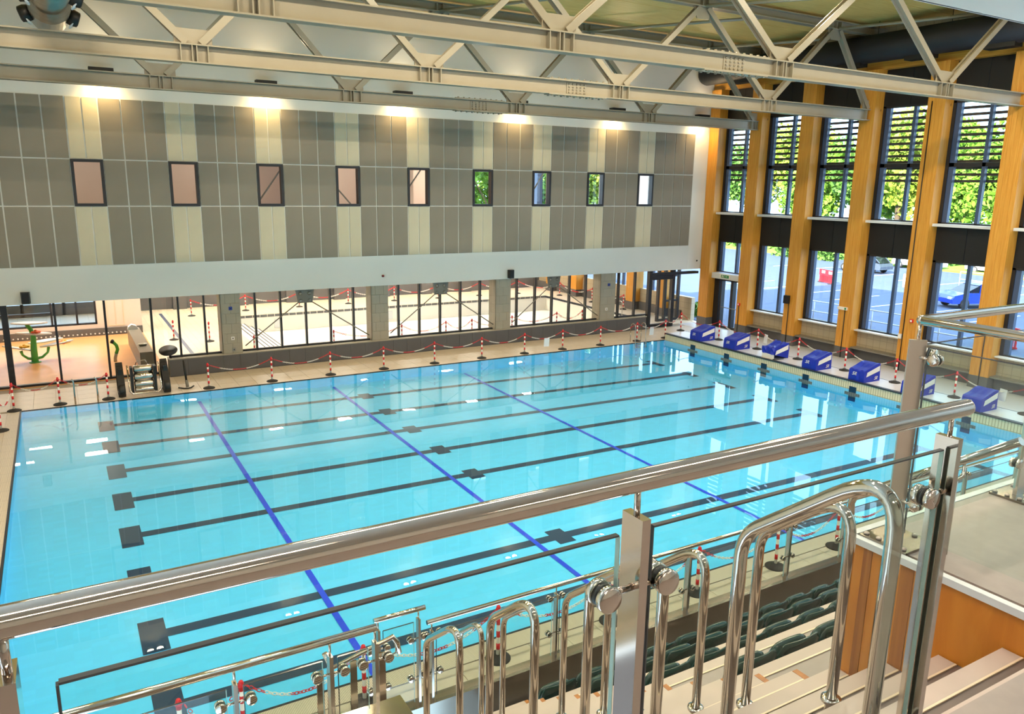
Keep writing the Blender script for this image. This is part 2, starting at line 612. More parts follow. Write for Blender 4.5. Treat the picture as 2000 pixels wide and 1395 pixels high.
def strip(x0, x1, y0, y1, m, name):
    """flat band laid on the sloping pool floor"""
    nx = max(1, int((x1 - x0) / 0.5)); ny = max(1, int((y1 - y0) / 0.8))
    v, f = [], []
    for j in range(ny + 1):
        for i in range(nx + 1):
            x = x0 + (x1 - x0) * i / nx; y = y0 + (y1 - y0) * j / ny
            v.append((x, y, -depth(x, y) + 0.006))
    for j in range(ny):
        for i in range(nx):
            a = j * (nx + 1) + i
            f.append((a, a + 1, a + nx + 2, a + nx + 1))
    return MB().add(v, f).build(name, m, basin)
LANES = [15.27 - 2.0 * i for i in range(8)]
for y in LANES:
    strip(2.05, 23.0, y - 0.125, y + 0.125, 'lane_black', 'lane_line')
    strip(1.93, 2.33, y - 0.5, y + 0.5, 'lane_black', 'lane_end_bar')
    strip(22.75, 23.05, y - 0.5, y + 0.5, 'lane_black', 'lane_end_bar')
    strip(9.85, 10.25, y - 0.32, y + 0.32, 'lane_black', 'lane_mid_mark')
for x in (4.92, 9.42, 14.62):
    s_ = strip(x - 0.055, x + 0.055, 0.05, W - 0.25, 'lane_blue', 'cross_line')
    s_.location.z = 0.004
# turning targets on the end wall
for y in LANES:
    B(L - 0.012, L + 0.0, y - 0.14, y + 0.14, -0.42, 0.10).build('turn_target', 'lane_black', basin)
    B(L - 0.014, L + 0.0, y - 0.30, y + 0.30, -0.22, -0.12).build('turn_target', 'lane_black', basin)
# raised end platform with starting blocks
pf = tag(B(L, 26.3, -2.0, W, -0.02, 0.285).build('pool_end_platform', 'cream_ribs'), 'raised platform with cream ribbed edge at the starting end', 'platform', kind='structure')
B(L + 0.02, 26.3, -2.0, W, 0.285, 0.3).build('platform_top', 'deck_daylit', pf)
B(L - 0.03, L + 0.12, -2.0, W + 0.02, 0.27, 0.312).build('platform_nosing', 'edge_dark', pf)
B(26.20, 26.23, -2.0, W, 0.3, 0.304).build('floor_joint', 'edge_dark', pf)

wv, wf = [], []
for j in range(2):
    for i in range(2):
        wv.append((L * i, W * j, -0.004))
water = MB().add(wv, [(0, 1, 3, 2)]).build('pool_water', 'water')
tag(water, 'still clear turquoise water filling the big swimming pool', 'water', kind='stuff')

# ---- far wall, upper part with cladding panels and nine small windows
WX0, WP, WW, WZ0, WZ1 = 2.0113, 2.8669, 0.9235, 5.924, 7.397
wf_ = MB()
wf_.box(XL, 29.65, YF, YF + 0.35, 2.84, WZ0)
wf_.box(XL, 29.65, YF, YF + 0.35, WZ1, ZC)
prev = XL
for k in range(9):
    wf_.box(prev, WX0 + k * WP, YF, YF + 0.35, WZ0, WZ1)
    prev = WX0 + k * WP + WW
wf_.box(prev, 29.65, YF, YF + 0.35, WZ0, WZ1)
wall_far = tag(wf_.build('wall_far', 'white_wall'), 'white far wall clad with grey and cream panels above the glazed screen', 'wall', kind='structure')
rows = [(4.0, WZ0), (WZ0, WZ1), (WZ1, 9.312)]
gp = 0.021
cols_ = []
dw = (WP - WW) / 3
x = WX0 - 3 * dw
cols_ += [(x - dw * k - dw, x - dw * k, 0) for k in range(5)]
for k in range(9):
    x = WX0 + k * WP
    for q in range(3):
        cols_.append((x - 3 * dw + q * dw, x - 3 * dw + (q + 1) * dw, 0))
    cols_ += [(x, x + WW / 2, 1), (x + WW / 2, x + WW, 1)]
xe = WX0 + 8 * WP + WW
for q in range(4):
    cols_.append((xe + q * 0.614, xe + (q + 1) * 0.614, 0))
pm = {}
for (a, b, lt) in cols_:
    for ri, (z0, z1) in enumerate(rows):
        if lt and ri == 1: continue
        key = (round(b - a, 3), ri, lt)
        if key not in pm:
            pm[key] = MB().box(gp, b - a - gp, -0.03, 0.0, gp, z1 - z0 - gp).mesh('wall_panel', 'panel_light' if lt else 'panel_dark')
        inst(pm[key], 'wall_panel', (a, YF, z0), wall_far)
B(28.34, 29.65, YF - 0.012, YF, 2.84, 9.8).build('wall_return', 'white_wall', wall_far)
for k in range(9):
    x = WX0 + k * WP
    w_ = MB()
    t = 0.085
    y0, y1 = YF - 0.05, YF + 0.2
    w_.box(x, x + t, y0, y1, WZ0, WZ1).box(x + WW - t, x + WW, y0, y1, WZ0, WZ1)
    w_.box(x + t, x + WW - t, y0, y1, WZ0, WZ0 + t).box(x + t, x + WW - t, y0, y1, WZ1 - t, WZ1)
    wo = tag(w_.build('window_%d' % (k + 1), 'black_frame'), '%s small black framed window from the left in the panelled wall' % ORD[k], 'window', kind='structure')
    B(x + t, x + WW - t, YF + 0.06, YF + 0.075, WZ0 + t, WZ1 - t).build('pane', 'pane_inner', wo)

# ---- screen between the two halls
PILL = [(6.23, 6.93), (11.9, 12.62), (17.52, 18.28), (23.12, 24.0)]
pl = B(4.42, 25.95, 19.62, 20.2, -0.02, 0.60).build('baseboard_far', 'grout')
tag(pl, 'dark grey tiled plinth below the glazed screen', 'plinth', kind='structure')
n = 36
for i in range(n):
    a = 4.42 + (25.95 - 4.42) * i / n; b = 4.42 + (25.95 - 4.42) * (i + 1) / n
    B(a + 0.004, b - 0.004, 19.60, 19.62, 0.0, 0.60).build('plinth_tile', 'plinth_tile', pl)
B(4.40, 25.97, 19.58, 20.1, 0.60, 0.64).build('sill', 'pillar_tile', pl)
for i, (a, b) in enumerate(PILL):
    p = tag(B(a + 0.02, b - 0.02, 19.66, 20.26, 0.64, 2.84).build('tiled_pillar', 'grout'),
            '%s grey tiled pillar from the left in the glazed screen' % ORD[i], 'pillar', group='pillars in the glazed screen')
    h = 2.2 / 6
    for r in range(6):
        o2 = (b - a) / 2
        cuts = [a, a + o2, b] if r % 2 == 0 else [a, a + o2 * 0.5, a + o2 * 1.5, b]
        for c in range(len(cuts) - 1):
            B(cuts[c] + 0.003, cuts[c + 1] - 0.003, 19.63, 19.66, 0.64 + r * h + 0.003, 0.64 + (r + 1) * h - 0.003).build('tile', 'pillar_tile', p)
        B(a - 0.005, a + 0.02, 19.63, 20.2, 0.64 + r * h + 0.003, 0.64 + (r + 1) * h - 0.003).build('tile', 'pillar_tile', p)
MULL = [(7.49, 8.42, 9.37, 10.32, 11.25), (13.14, 14.06, 15.0, 15.94, 16.88), (18.72, 19.66, 20.57, 21.52, 22.44), (24.36, 25.35, 26.32)]
segs = [(4.45, 6.23, (4.86, 5.72)), (6.93, 11.9, MULL[0]), (12.62, 17.52, MULL[1]), (18.28, 23.12, MULL[2]), (24.0, 26.2, MULL[3])]
nw = 10
for si, (a, b, ms) in enumerate(segs):
    f = MB()
    yg = 19.9
    for m_ in ms:
        f.box(m_ - 0.03, m_ + 0.03, yg - 0.10, yg + 0.06, 0.64, 2.84)
    f.box(a, b, yg - 0.06, yg + 0.06, 0.64, 0.70)
    wo = tag(f.build('window_%d' % nw, 'black_frame'), '%s bay from the left of the tall dark framed screen above the plinth' % ORD[si], 'window', kind='structure')
    nw += 1
    edges = [a] + list(ms) + [b]
    for q in range(len(edges) - 1):
        B(edges[q] + 0.03, edges[q + 1] - 0.03, yg - 0.008, yg + 0.008, 0.70, 2.84).build('pane', 'pane_inner', wo)
# full height glazing on the left
f = MB()
yg = 20.3
lm = (-3.2, -1.75, -0.30, 1.10, 2.58, 4.02)
for m_ in lm:
    w2 = 0.09 if m_ == -0.30 else 0.035
    f.box(m_ - w2, m_ + w2, yg - 0.1, yg + 0.06, 0, 2.84)
f.box(XL, 4.45, yg - 0.09, yg + 0.06, 0, 0.07)
wo = tag(f.build('window_%d' % nw, 'black_frame'), 'floor to soffit dark framed glazing in front of the splash room', 'window', kind='structure')
nw += 1
ee = [XL] + list(lm) + [4.42]
for q in range(len(ee) - 1):
    B(ee[q] + 0.04, ee[q + 1] - 0.04, yg - 0.008, yg + 0.008, 0.07, 2.84).build('pane', 'pane_inner', wo)
B(XL, 29.65, YF + 0.01, 20.75, 2.84, 2.98).build('soffit', 'white_wall', wall_far)
# cross bracing with round node plates
for i, (xl, xm, xr_) in enumerate([(6.98, 9.32, 11.95), (12.66, 14.97, 17.6), (18.34, 20.57, 23.2)]):
    t = thing('cross_brace', 'steel tie rods meeting at a bolted plate in the %s braced bay of the screen' % ['left', 'middle', 'right'][i], 'brace', (xm, 19.74, 2.6), 'braces behind the glazing')
    def rel(p): return (p[0] - xm, p[1] - 19.74, p[2] - 2.6)
    MB().tube([rel((xl + 0.07, 19.74, 0.86)), rel((xm - 0.18, 19.74, 2.40))], 0.022, 8).build('rod', 'counter_grey', t)
    MB().tube([rel((xr_ - 0.12, 19.74, 0.86)), rel((xm + 0.18, 19.74, 2.40))], 0.022, 8).build('rod', 'counter_grey', t)
    MB().prism([(-0.28, -0.28), (0.28, -0.28), (0.36, 0.22), (-0.36, 0.22)], -0.02, 0.02, 'y').build('node_plate', 'counter_grey', t)
    for sx in (-0.17, 0.17):
        for sz in (-0.2, 0.08):
            MB().lathe((sx, -0.02, sz), [(0.075, -0.02), (0.075, 0.0)], 12, axis=(0, 1, 0)).build('pin', 'grey_metal', t)
# glazed door at the right end of the far screen and in the right wall
f = MB()
for m_ in (26.25, 27.72):
    f.box(m_ - 0.09, m_ + 0.09, 19.75, 19.95, 0, 2.84)
f.box(26.3, 27.7, 19.77, 19.93, 2.36, 2.56).box(26.3, 27.7, 19.77, 19.93, 0, 0.16)
dr = tag(f.build('door_1', 'black_frame'), 'black framed glass door at the right end of the far screen', 'door', kind='structure')
B(26.35, 27.65, 19.84, 19.856, 0.16, 2.36).build('pane', 'pane_inner', dr)
B(27.52, 27.56, 19.70, 19.74, 0.9, 1.3).build('handle', 'grey_metal', dr)
MB().box(26.2, 29.3, 19.72, 19.98, 2.58, 2.70).build('header', 'black_frame', dr)
f = MB()
for m_ in (27.9, 28.35, 29.25):
    f.box(m_ - 0.06, m_ + 0.06, 21.0, 21.15, 0, 2.84)
f.box(27.9, 29.25, 21.02, 21.13, 2.3, 2.45).box(27.9, 29.25, 21.02, 21.13, 0, 0.12).box(28.35, 29.25, 21.03, 21.12, 1.0, 1.1)
d3 = tag(f.build('door_3', 'black_frame'), 'narrow glazed lobby door between the far glass door and the corner column', 'door', kind='structure')
B(27.96, 28.29, 21.07, 21.08, 0.12, 2.3).build('pane', 'pane_inner', d3)
B(28.41, 29.19, 21.07, 21.08, 0.12, 2.3).build('pane', 'pane_inner', d3)

# ---- ceiling
ceil = tag(B(XL, 31.5, -14, 20.6, ZC + 0.02, ZC + 0.35).build('ceiling', 'ceiling_wood'), 'pale timber roof deck above the steel trusses', 'ceiling', kind='structure')
for i in range(14):
    B(XL, 31.5, 20.55 - (i + 1) * 2.45 + 0.012, 20.55 - i * 2.45 - 0.012, ZC, ZC + 0.04).build('roof_panel', 'ceiling_wood', ceil)
# ---- remaining walls
tag(B(XL - 0.3, XL, -14, 40, -0.4, 13.2).build('wall_left', 'white_wall'), 'plain white wall at the shallow end', 'wall', kind='structure')
tag(B(XL, 31, -14.3, -14, -0.4, 13.2).build('wall_back', 'white_wall'), 'plain white wall behind the spectators', 'wall', kind='structure')

# ---- right wall
wr = MB()
wr.box(29.70, 29.95, -14, 17.0, -0.4, 1.17)
wr.box(29.70, 29.95, -14, 20.1, 11.35, 13.2)
wr.box(29.70, 29.95, -14, -0.6, 1.17, 11.35)
wall_right = tag(wr.build('wall_right', 'wall_tile'), 'glazed right wall with beige tiled base between timber columns', 'wall', kind='structure')
B(29.35, 29.75, -14, 20.1, 11.35, 11.68).build('timber_beam', 'glulam_beam', wall_right)
for i in range(len(COLY) - 1):
    y1, y0 = COLY[i] - 0.33, COLY[i + 1] + 0.33
    B(29.60, 29.72, y0, y1, -0.02, 0.42).build('skirting', 'plinth_tile', wall_right)
    B(29.30, 29.72, y0, y1, 0.44, 0.50).build('bench_slat', 'counter_grey', wall_right)
    B(29.42, 29.80, y0, y1, 1.17, 1.22).build('sill', 'sill_white', wall_right)
def column(y, label, x0=XR, x1=29.9, h=11.35, w=0.33, grp='timber columns of the right wall'):
    t = thing('timber_column', label, 'column', (x0, y, 0), grp)
    # four laminated staves
    n = 4
    for k in range(n):
        a = -w + 2 * w * k / n
        B(0, x1 - x0, a + 0.0015, a + 2 * w / n - 0.0015, 0.45, h).build('timber_stave', 'glulam', t)
    B(-0.012, x1 - x0, -w - 0.012, w + 0.012, -0.02, 0.45).build('column_plinth', 'plinth_tile', t)
    return t
COLN = ['first', 'second', 'third', 'fourth', 'fifth', 'sixth', 'seventh']
for i, y in enumerate(COLY):
    c = column(y, '%s freestanding timber column from the far corner along the window wall' % COLN[i])
cA = column(19.2, 'timber column in the far right corner beside the white wall', w=0.31)
def win_bay(idx, y0, y1, z0, zt, label):
    """one bay of the window wall between y0 (near) and y1 (far)"""
    f = MB()
    xg = 29.80
    j = 0.12
    m1, m2 = y1 - 0.21, y0 + (y1 - y0) * 0.38
    for (za, zb_) in ((z0, 4.30), (5.66, zt)):
        f.box(xg - 0.10, xg + 0.14, y1 - j, y1, za, zb_).box(xg - 0.10, xg + 0.14, y0, y0 + j, za, zb_)
        f.box(xg - 0.10, xg + 0.10, y0, y1, za, za + 0.05).box(xg - 0.10, xg + 0.10, y0, y1, zb_ - 0.07, zb_)
    f.box(xg - 0.06, xg + 0.08, y0, y1, 7.70, 7.84)
    o = tag(f.build('window_%d' % idx, 'black_frame'), label, 'window', kind='structure')
    for (za, zb_) in ((z0, 4.30), (5.66, zt)):
        B(xg - 0.06, xg + 0.10, m1 - 0.09, m1 + 0.09, za, zb_).build('mullion', 'mullion_blue', o)
        B(xg - 0.06, xg + 0.10, m2 - 0.06, m2 + 0.06, za, zb_).build('mullion', 'mullion_blue', o)
        ys = [y0 + j, m2 - 0.06, m2 + 0.06, m1 - 0.09]
        for q in (0, 2):
            B(xg + 0.02, xg + 0.035, ys[q], ys[q + 1], za + 0.05, zb_ - 0.07).build('pane', 'pane', o)
    ym = (y0 + y1) / 2 - 0.05
    for (a, b) in ((y0, ym - 0.01), (ym + 0.01, y1)):
        B(xg - 0.10, xg + 0.10, a, b, 4.30, 5.56).build('spandrel_panel', 'black_panel', o)
        B(xg - 0.10, xg + 0.10, a, b, zt, 11.36).build('top_panel', 'black_panel', o)
    B(xg - 0.42, xg + 0.06, y0, y1, 5.56, 5.66).build('shelf', 'sill_white', o)
    ns = 12
    sm = MB().box(0, 0.13, 0, y1 - y0, -0.045, 0.045).mesh('louvre_slat', 'louvre')
    for k in range(ns):
        s_ = inst(sm, 'louvre_slat', (xg + 0.22, y0, 7.20 + k * (zt - 7.2) / ns), o)
    return o
for i in range(len(COLY) - 1):
    win_bay(nw, COLY[i + 1] + 0.33, COLY[i] - 0.33, 1.22, 10.0, '%s tall louvred window bay from the far corner in the right wall' % ORD[i + 1]); nw += 1
# door bay in the corner
win_bay(nw, COLY[0] + 0.33, 18.89, 2.75, 10.0, 'narrow louvred window bay above the exit door in the far corner'); nw += 1
f = MB()
y0, y1 = 16.95, 18.87
for a, b in ((y1 - 0.32, y1), (y1 - 0.50, y1 - 0.42), (17.62, 17.78), (y0, y0 + 0.1)):
    f.box(29.62, 29.86, a, b, 0, 2.45)
f.box(29.62, 29.86, y0, y1, 2.35, 2.45).box(29.64, 29.84, y0, y1, 0, 0.12)
d2 = tag(f.build('door_2', 'black_frame'), 'black framed glass exit door beside the far corner column', 'door', kind='structure')
B(29.74, 29.755, y0 + 0.1, 17.62, 0.12, 2.35).build('pane', 'pane', d2)
B(29.74, 29.755, 17.78, y1 - 0.5, 0.12, 2.35).build('pane', 'pane', d2)
MB().tube([(29.58, 17.3, 1.05), (29.58, 18.3, 1.05)], 0.02, 8).build('push_bar', 'grey_metal', d2)
B(29.40, 29.80, y0 - 0.05, y1 + 0.05, 2.45, 2.72).build('door_header', 'sill_white', d2)

# ---- learner pool hall beyond the screen
lf = MB()
lf.box(4.4, 29.9, 20.1, 22.18, -0.4, 0).box(4.4, 8.28, 22.18, 31.62, -0.4, 0).box(27.82, 29.9, 22.18, 31.62, -0.4, 0).box(4.4, 29.9, 31.62, 35.41, -0.4, 0)
tag(lf.build('floor_learner', 'learner_tile'), 'warm beige tiled floor around the empty learner pool', 'floor', kind='structure')
tag(B(XL, 4.4, 20.1, 29.2, -0.4, 0.0).build('floor_splash', 'splash_floor'), 'orange floor of the splash play room', 'floor', kind='structure')
tag(B(XL, 4.4, 29.2, 36, -0.4, 0.0).build('floor_corridor', 'deck_plain'), 'pale floor of the changing area beyond the splash room', 'floor', kind='structure')
B(5.6, 5.75, 21.5, 34, 0, 0.004).build('floor_band', 'mullion_blue', bpy.data.objects['floor_learner'])
lb = MB()
lb.box(8.3, 27.8, 22.2, 31.6, -1.0, -0.9)
lb.box(8.2, 8.3, 22.2, 31.6, -1.0, -0.01).box(27.8, 27.9, 22.2, 31.6, -1.0, -0.01).box(8.2, 27.9, 31.6, 31.7, -1.0, -0.01).box(8.2, 27.9, 22.1, 22.2, -1.0, -0.01)
lbo = tag(lb.build('learner_basin', 'basin_white'), 'empty white tiled learner pool behind the screen', 'pool', kind='structure')
for k in range(52):
    a = 8.3 + k * 0.375
    B(a + 0.02, a + 0.355, 31.57, 31.60, -0.13, -0.01).build('edge_grille', 'plinth_tile', lbo)
for k in range(25):
    a = 22.2 + k * 0.376
    B(27.77, 27.80, a + 0.02, a + 0.355, -0.13, -0.01).build('edge_grille', 'edge_dark', lbo)
for k in range(5):
    B(8.3, 8.3 + 0.36 * (5 - k), 22.2, 31.6, -0.9 + 0.16 * k, -0.9 + 0.16 * (k + 1)).build('entry_step', 'basin_white', lbo)
    B(8.3 + 0.36 * (5 - k) - 0.05, 8.3 + 0.36 * (5 - k) + 0.003, 22.2, 31.6, -0.9 + 0.16 * (k + 1), -0.895 + 0.16 * (k + 1)).build('step_edge', 'edge_dark', lbo)
for x in (10.9, 17.2, 24.0):
    B(x, x + 0.3, 31.55, 31.62, -0.75, -0.28).build('inlet_panel', 'sill_white', lbo)
wl2 = MB()
wl2.box(4.8, 29.9, 35.5, 35.8, 0.72, 5.0)
w2 = tag(wl2.build('wall_learner', 'room_wall'), 'cream wall at the back of the learner pool', 'wall', kind='structure')
B(4.8, 29.9, 35.42, 35.8, 0, 0.72).build('skirting', 'plinth_tile', w2)
for i, x in enumerate((6.8, 10.0, 12.8, 15.6, 18.4, 21.2, 24.0, 26.8)):
    t = thing('timber_pier', '%s timber pier from the left on the back wall behind the learner pool' % ORD[i], 'column', (x, 35.1, 0), 'timber piers behind the learner pool')
    B(-0.33, 0.33, 0, 0.31, 0.7, 4.59).build('timber_post', 'glulam', t)
    B(-0.34, 0.34, -0.02, 0.31, 0, 0.7).build('pier_plinth', 'plinth_tile', t)
wl3 = MB()
wl3.box(29.7, 29.95, 20.5, 35.8, -0.1, 1.2).box(29.7, 29.95, 20.5, 35.8, 3.6, 5.0)
w3 = tag(wl3.build('wall_learner_right', 'wall_tile'), 'window side wall of the learner pool hall', 'wall', kind='structure')
B(29.6, 29.71, 21.2, 35.5, 0, 0.45).build('skirting', 'plinth_tile', w3)
for i, y in enumerate((22.4, 25.0, 27.8, 30.6, 33.4)):
    column(y, '%s timber column on the window side of the learner hall, counted from the glass door' % ORD[i], h=5.0, grp='timber columns of the learner hall')
    f = MB()
    y1 = y + 2.5
    f.box(29.78, 29.9, y + 0.35, y + 0.47, 1.2, 3.6).box(29.78, 29.9, y + 1.3, y + 1.45, 1.2, 3.6).box(29.78, 29.9, y + 2.35, y + 2.47, 1.2, 3.6)
    wo = tag(f.build('window_%d' % nw, 'mullion_blue'), '%s window beside the learner pool counted from the glass door' % ORD[i], 'window', kind='structure'); nw += 1
    B(29.84, 29.85, y + 0.4, y + 2.4, 1.2, 3.6).build('pane', 'pane', wo)
lc = tag(B(XL, 29.95, 20.75, 36, 4.6, 4.8).build('ceiling_learner', 'white_wall'), 'low white ceiling above the learner pool', 'ceiling', kind='structure')
ws = MB()
ws.box(2.62, 4.4, 29.0, 29.2, 0, 4.6).box(XL, 2.62, 29.0, 29.2, 0, 0.5).box(XL, 2.62, 29.0, 29.2, 2.6, 4.6)
w4 = tag(ws.build('wall_splash', 'room_wall'), 'cream wall with a long window behind the splash play room', 'wall', kind='structure')
B(XL, 4.4, 28.9, 29.0, 0, 0.32).build('skirting', 'plinth_tile', w4)
for k in range(34):
    MB().lathe((-1.6 + k * 0.17, 28.88, 0.10), [(0.035, 0), (0.035, 0.02)], 8, axis=(0, -1, 0)).build('bubble_jet', 'sill_white', w4)
fr = MB()
for (a, b, c, d) in ((3.02, 3.05, 0.4, 2.3), (3.66, 3.69, 0.4, 2.3), (3.34, 3.36, 0.4, 2.3)):
    fr.box(a, b, 28.98, 29.0, c, d)
fr.box(3.02, 3.69, 28.98, 29.0, 0.38, 0.42).box(3.02, 3.69, 28.98, 29.0, 2.28, 2.32)
fr.build('panel_trim', 'nosing_edge', w4)
f = MB()
for x in (-2.8, -1.7, -0.85, 0.9, 1.85, 2.58):
    f.box(x - 0.04, x + 0.04, 29.02, 29.16, 0.5, 2.6)
f.box(XL, 2.62, 29.02, 29.16, 0.5, 0.58).box(XL, 0.9, 29.02, 29.16, 1.05, 1.12)
wo = tag(f.build('window_%d' % nw, 'black_frame'), 'long dark framed inner window behind the green water toy', 'window', kind='structure'); nw += 1
B(XL, 2.62, 29.09, 29.1, 0.55, 2.6).build('pane', 'pane_inner', wo)
w5 = MB()
w5.box(XL, 3.3, 35.5, 35.8, 0, 0.6).box(XL, 3.3, 35.5, 35.8, 3.0, 4.6).box(3.9, 4.8, 35.5, 35.8, 0, 4.6)
w5o = tag(w5.build('wall_corridor', 'plinth_tile'), 'grey end wall of the changing area with daylight windows', 'wall', kind='structure')
f = MB()
for x in (-4, -2.2, -0.4, 1.4, 3.2, 3.9):
    f.box(x - 0.07, x + 0.07, 35.5, 35.66, 0.0, 3.0)
f.build('window_frame', 'black_frame', w5o)
B(3.6, 4.05, 20.9, 26.3, 0, 0.7).build('divider_tmp', 'counter_grey').name = 'trim_1'
tag(bpy.data.objects['trim_1'], 'low grey counter wall between splash room and learner pool', 'wall', kind='structure')

# ---- rooms behind the nine small windows
ur = MB()
ur.box(XL, 18.6, 24.0, 24.2, 5.0, 9.0)
ur.box(18.6, 26.5, 24.0, 24.2, 5.0, 5.7).box(18.6, 26.5, 24.0, 24.2, 8.2, 9.0).box(26.5, 29.9, 24.0, 24.2, 5.0, 9.0)
ur.box(XL, 29.9, YF + 0.35, 24.2, 4.8, 5.0).box(XL, 29.9, YF + 0.35, 24.2, 8.8, 9.0)
ur.box(14.4, 14.6, 21.6, 24.0, 5.0, 8.8).box(10.3, 10.5, 22.4, 24.0, 5.0, 8.8)
uro = tag(ur.build('wall_upper_room', 'room_wall'), 'warm cream walls of the upstairs rooms behind the small windows', 'wall', kind='structure')
B(22.2, 22.5, 23.9, 24.2, 5.7, 8.2).build('window_post', 'mullion_blue', uro)
for i, (a, b) in enumerate((((7.86, 6.0), (9.1, 7.7)), ((10.3, 7.2), (11.9, 5.4)), ((13.1, 5.7), (14.6, 7.7)), ((16.4, 7.5), (17.7, 5.5)), ((19.0, 5.6), (20.5, 7.8)))):
    tag(MB().tube([(a[0], 20.2, a[1]), (b[0], 20.2, b[1])], 0.03, 8).build('tie_rod', 'counter_grey'), 'thin diagonal tie rod seen through the %s small window' % ORD[i + 2], 'rod', 'tie rods behind the small windows')

# ---- gallery over the spectators: white bulkhead
bk = tag(B(XL, 31, -14, -4.0, 8.76, 13.0).build('ceiling_gallery', 'white_wall'), 'white bulkhead over the spectator gallery at the top right', 'ceiling', kind='structure')
B(XL, 31, -4.02, -3.98, 8.76, 8.90).build('fascia', 'sill_white', bk)

# ---- roof trusses
def truss(y, zc, h, nodes, tops, x0, x1, splice, label, zt=12.70):
    t = thing('roof_truss', label, 'truss', ((x0 + x1) / 2, y, zc), 'roof trusses')
    ox = (x0 + x1) / 2
    def Lx(x): return x - ox
    zt_ = zt - zc
    fw = 0.30
    c = MB()
    c.box(Lx(x0), Lx(x1), -0.012, 0.012, -h / 2, h / 2)
    c.box(Lx(x0), Lx(x1), -fw / 2, fw / 2, h / 2 - 0.03, h / 2).box(Lx(x0), Lx(x1), -fw / 2, fw / 2, -h / 2, -h / 2 + 0.03)
    c.build('bottom_chord', 'steel_paint', t)
    c = MB()
    c.box(Lx(x0), Lx(x1), -0.012, 0.012, zt_ - 0.15, zt_ + 0.15)
    c.box(Lx(x0), Lx(x1), -fw / 2, fw / 2, zt_ + 0.12, zt_ + 0.15).box(Lx(x0), Lx(x1), -fw / 2, fw / 2, zt_ - 0.15, zt_ - 0.12)
    c.build('top_chord', 'steel_paint', t)
    for nx in nodes:
        for tx in tops:
            if abs(tx - nx) < 4.2:
                s_ = 1 if tx > nx else -1
                p0 = Vector((Lx(nx) + s_ * 0.16, 0, h / 2 + 0.02)); p1 = Vector((Lx(tx) - s_ * 0.16, 0, zt_ - 0.16))
                dm = MB()
                dd = (p1 - p0).normalized(); nn = Vector((-dd.z, 0, dd.x))
                dm.bar(p0, p1, 0.18, 0.018, (-dd.z, 0, dd.x))
                for q in (-1, 1):
                    dm.bar(p0 + Vector((0, q * 0.09, 0)), p1 + Vector((0, q * 0.09, 0)), 0.02, 0.165, (-dd.z, 0, dd.x))
                dm.build('diagonal', 'steel_paint', t)
        g = MB().prism([(Lx(nx) - 0.42, h / 2), (Lx(nx) + 0.42, h / 2), (Lx(nx) + 0.42, h / 2 + 0.34), (Lx(nx) - 0.42, h / 2 + 0.34)], -0.02, 0.02)
        g.build('gusset_plate', 'steel_paint', t)
        for q in (-0.30, -0.05, 0.05, 0.30):
            B(Lx(nx) + q - 0.012, Lx(nx) + q + 0.012, -fw / 2 + 0.01, fw / 2 - 0.01, -h / 2 + 0.03, h / 2 - 0.03).build('stiffener', 'steel_paint', t)
    for tx in tops:
        MB().prism([(Lx(tx) - 0.4, zt_ - 0.15), (Lx(tx) + 0.4, zt_ - 0.15), (Lx(tx) + 0.25, zt_ - 0.5), (Lx(tx) - 0.25, zt_ - 0.5)], -0.02, 0.02).build('gusset_plate', 'steel_paint', t)
        for q in (-0.12, 0.12):
            B(Lx(tx) + q - 0.012, Lx(tx) + q + 0.012, -fw / 2 + 0.01, fw / 2 - 0.01, zt_ - 0.12, zt_ + 0.12).build('stiffener', 'steel_paint', t)
    # bolted splice
    a, b = splice
    m = (a + b) / 2
    sp = MB()
    sp.box(Lx(m) - 0.36, Lx(m) + 0.36, -0.03, -0.012, -h / 2 + 0.05, h / 2 - 0.05)
    sp.box(Lx(a), Lx(b), -fw / 2, fw / 2, h / 2, h / 2 + 0.02).box(Lx(a), Lx(b), -fw / 2, fw / 2, -h / 2 - 0.02, -h / 2)
    sp.build('splice_plate', 'steel_paint', t)
    bl = MB()
    for i in range(5):
        for j in range(4):
            bl.lathe((Lx(m) - 0.28 + i * 0.14, -0.03, -h / 2 + 0.09 + j * (h - 0.18) / 3), [(0.028, 0), (0.028, 0.025)], 6, axis=(0, -1, 0))
    for i in range(9):
        xx = Lx(a) + (b - a) * (i + 0.5) / 9
        for zz, ax in ((h / 2 + 0.02, (0, 0, 1)), (-h / 2 - 0.02, (0, 0, -1))):
            for yy in (-0.1, 0.1):
                bl.lathe((xx, yy, zz), [(0.035, 0), (0.035, 0.03)], 6, axis=ax)
    bo = bl.build('splice_bolts', 'steel_paint', t)
    bo['kind'] = 'stuff'
    return t
truss(5.34, 9.80, 0.42, (-1.6, 4.73, 11.03, 17.85, 24.92), (1.6, 7.9, 14.4, 21.4, 28.3), XL, 29.35, (15.1, 17.25), 'nearest and largest pale steel roof truss over the pool')
truss(10.98, 9.68, 0.42, (-1.6, 4.58, 10.56, 17.03, 23.65, 29.3), (1.5, 7.5, 13.8, 20.32, 26.89), XL, 29.75, (14.36, 16.46), 'middle pale steel roof truss over the pool')
truss(16.6, 9.58, 0.40, (-1.6, 4.49, 10.28, 16.62, 22.93, 29.1), (1.4, 7.4, 13.48, 19.67, 26.06), XL, 29.69, (14.07, 16.05), 'furthest pale steel roof truss close to the panelled wall')
k = 0
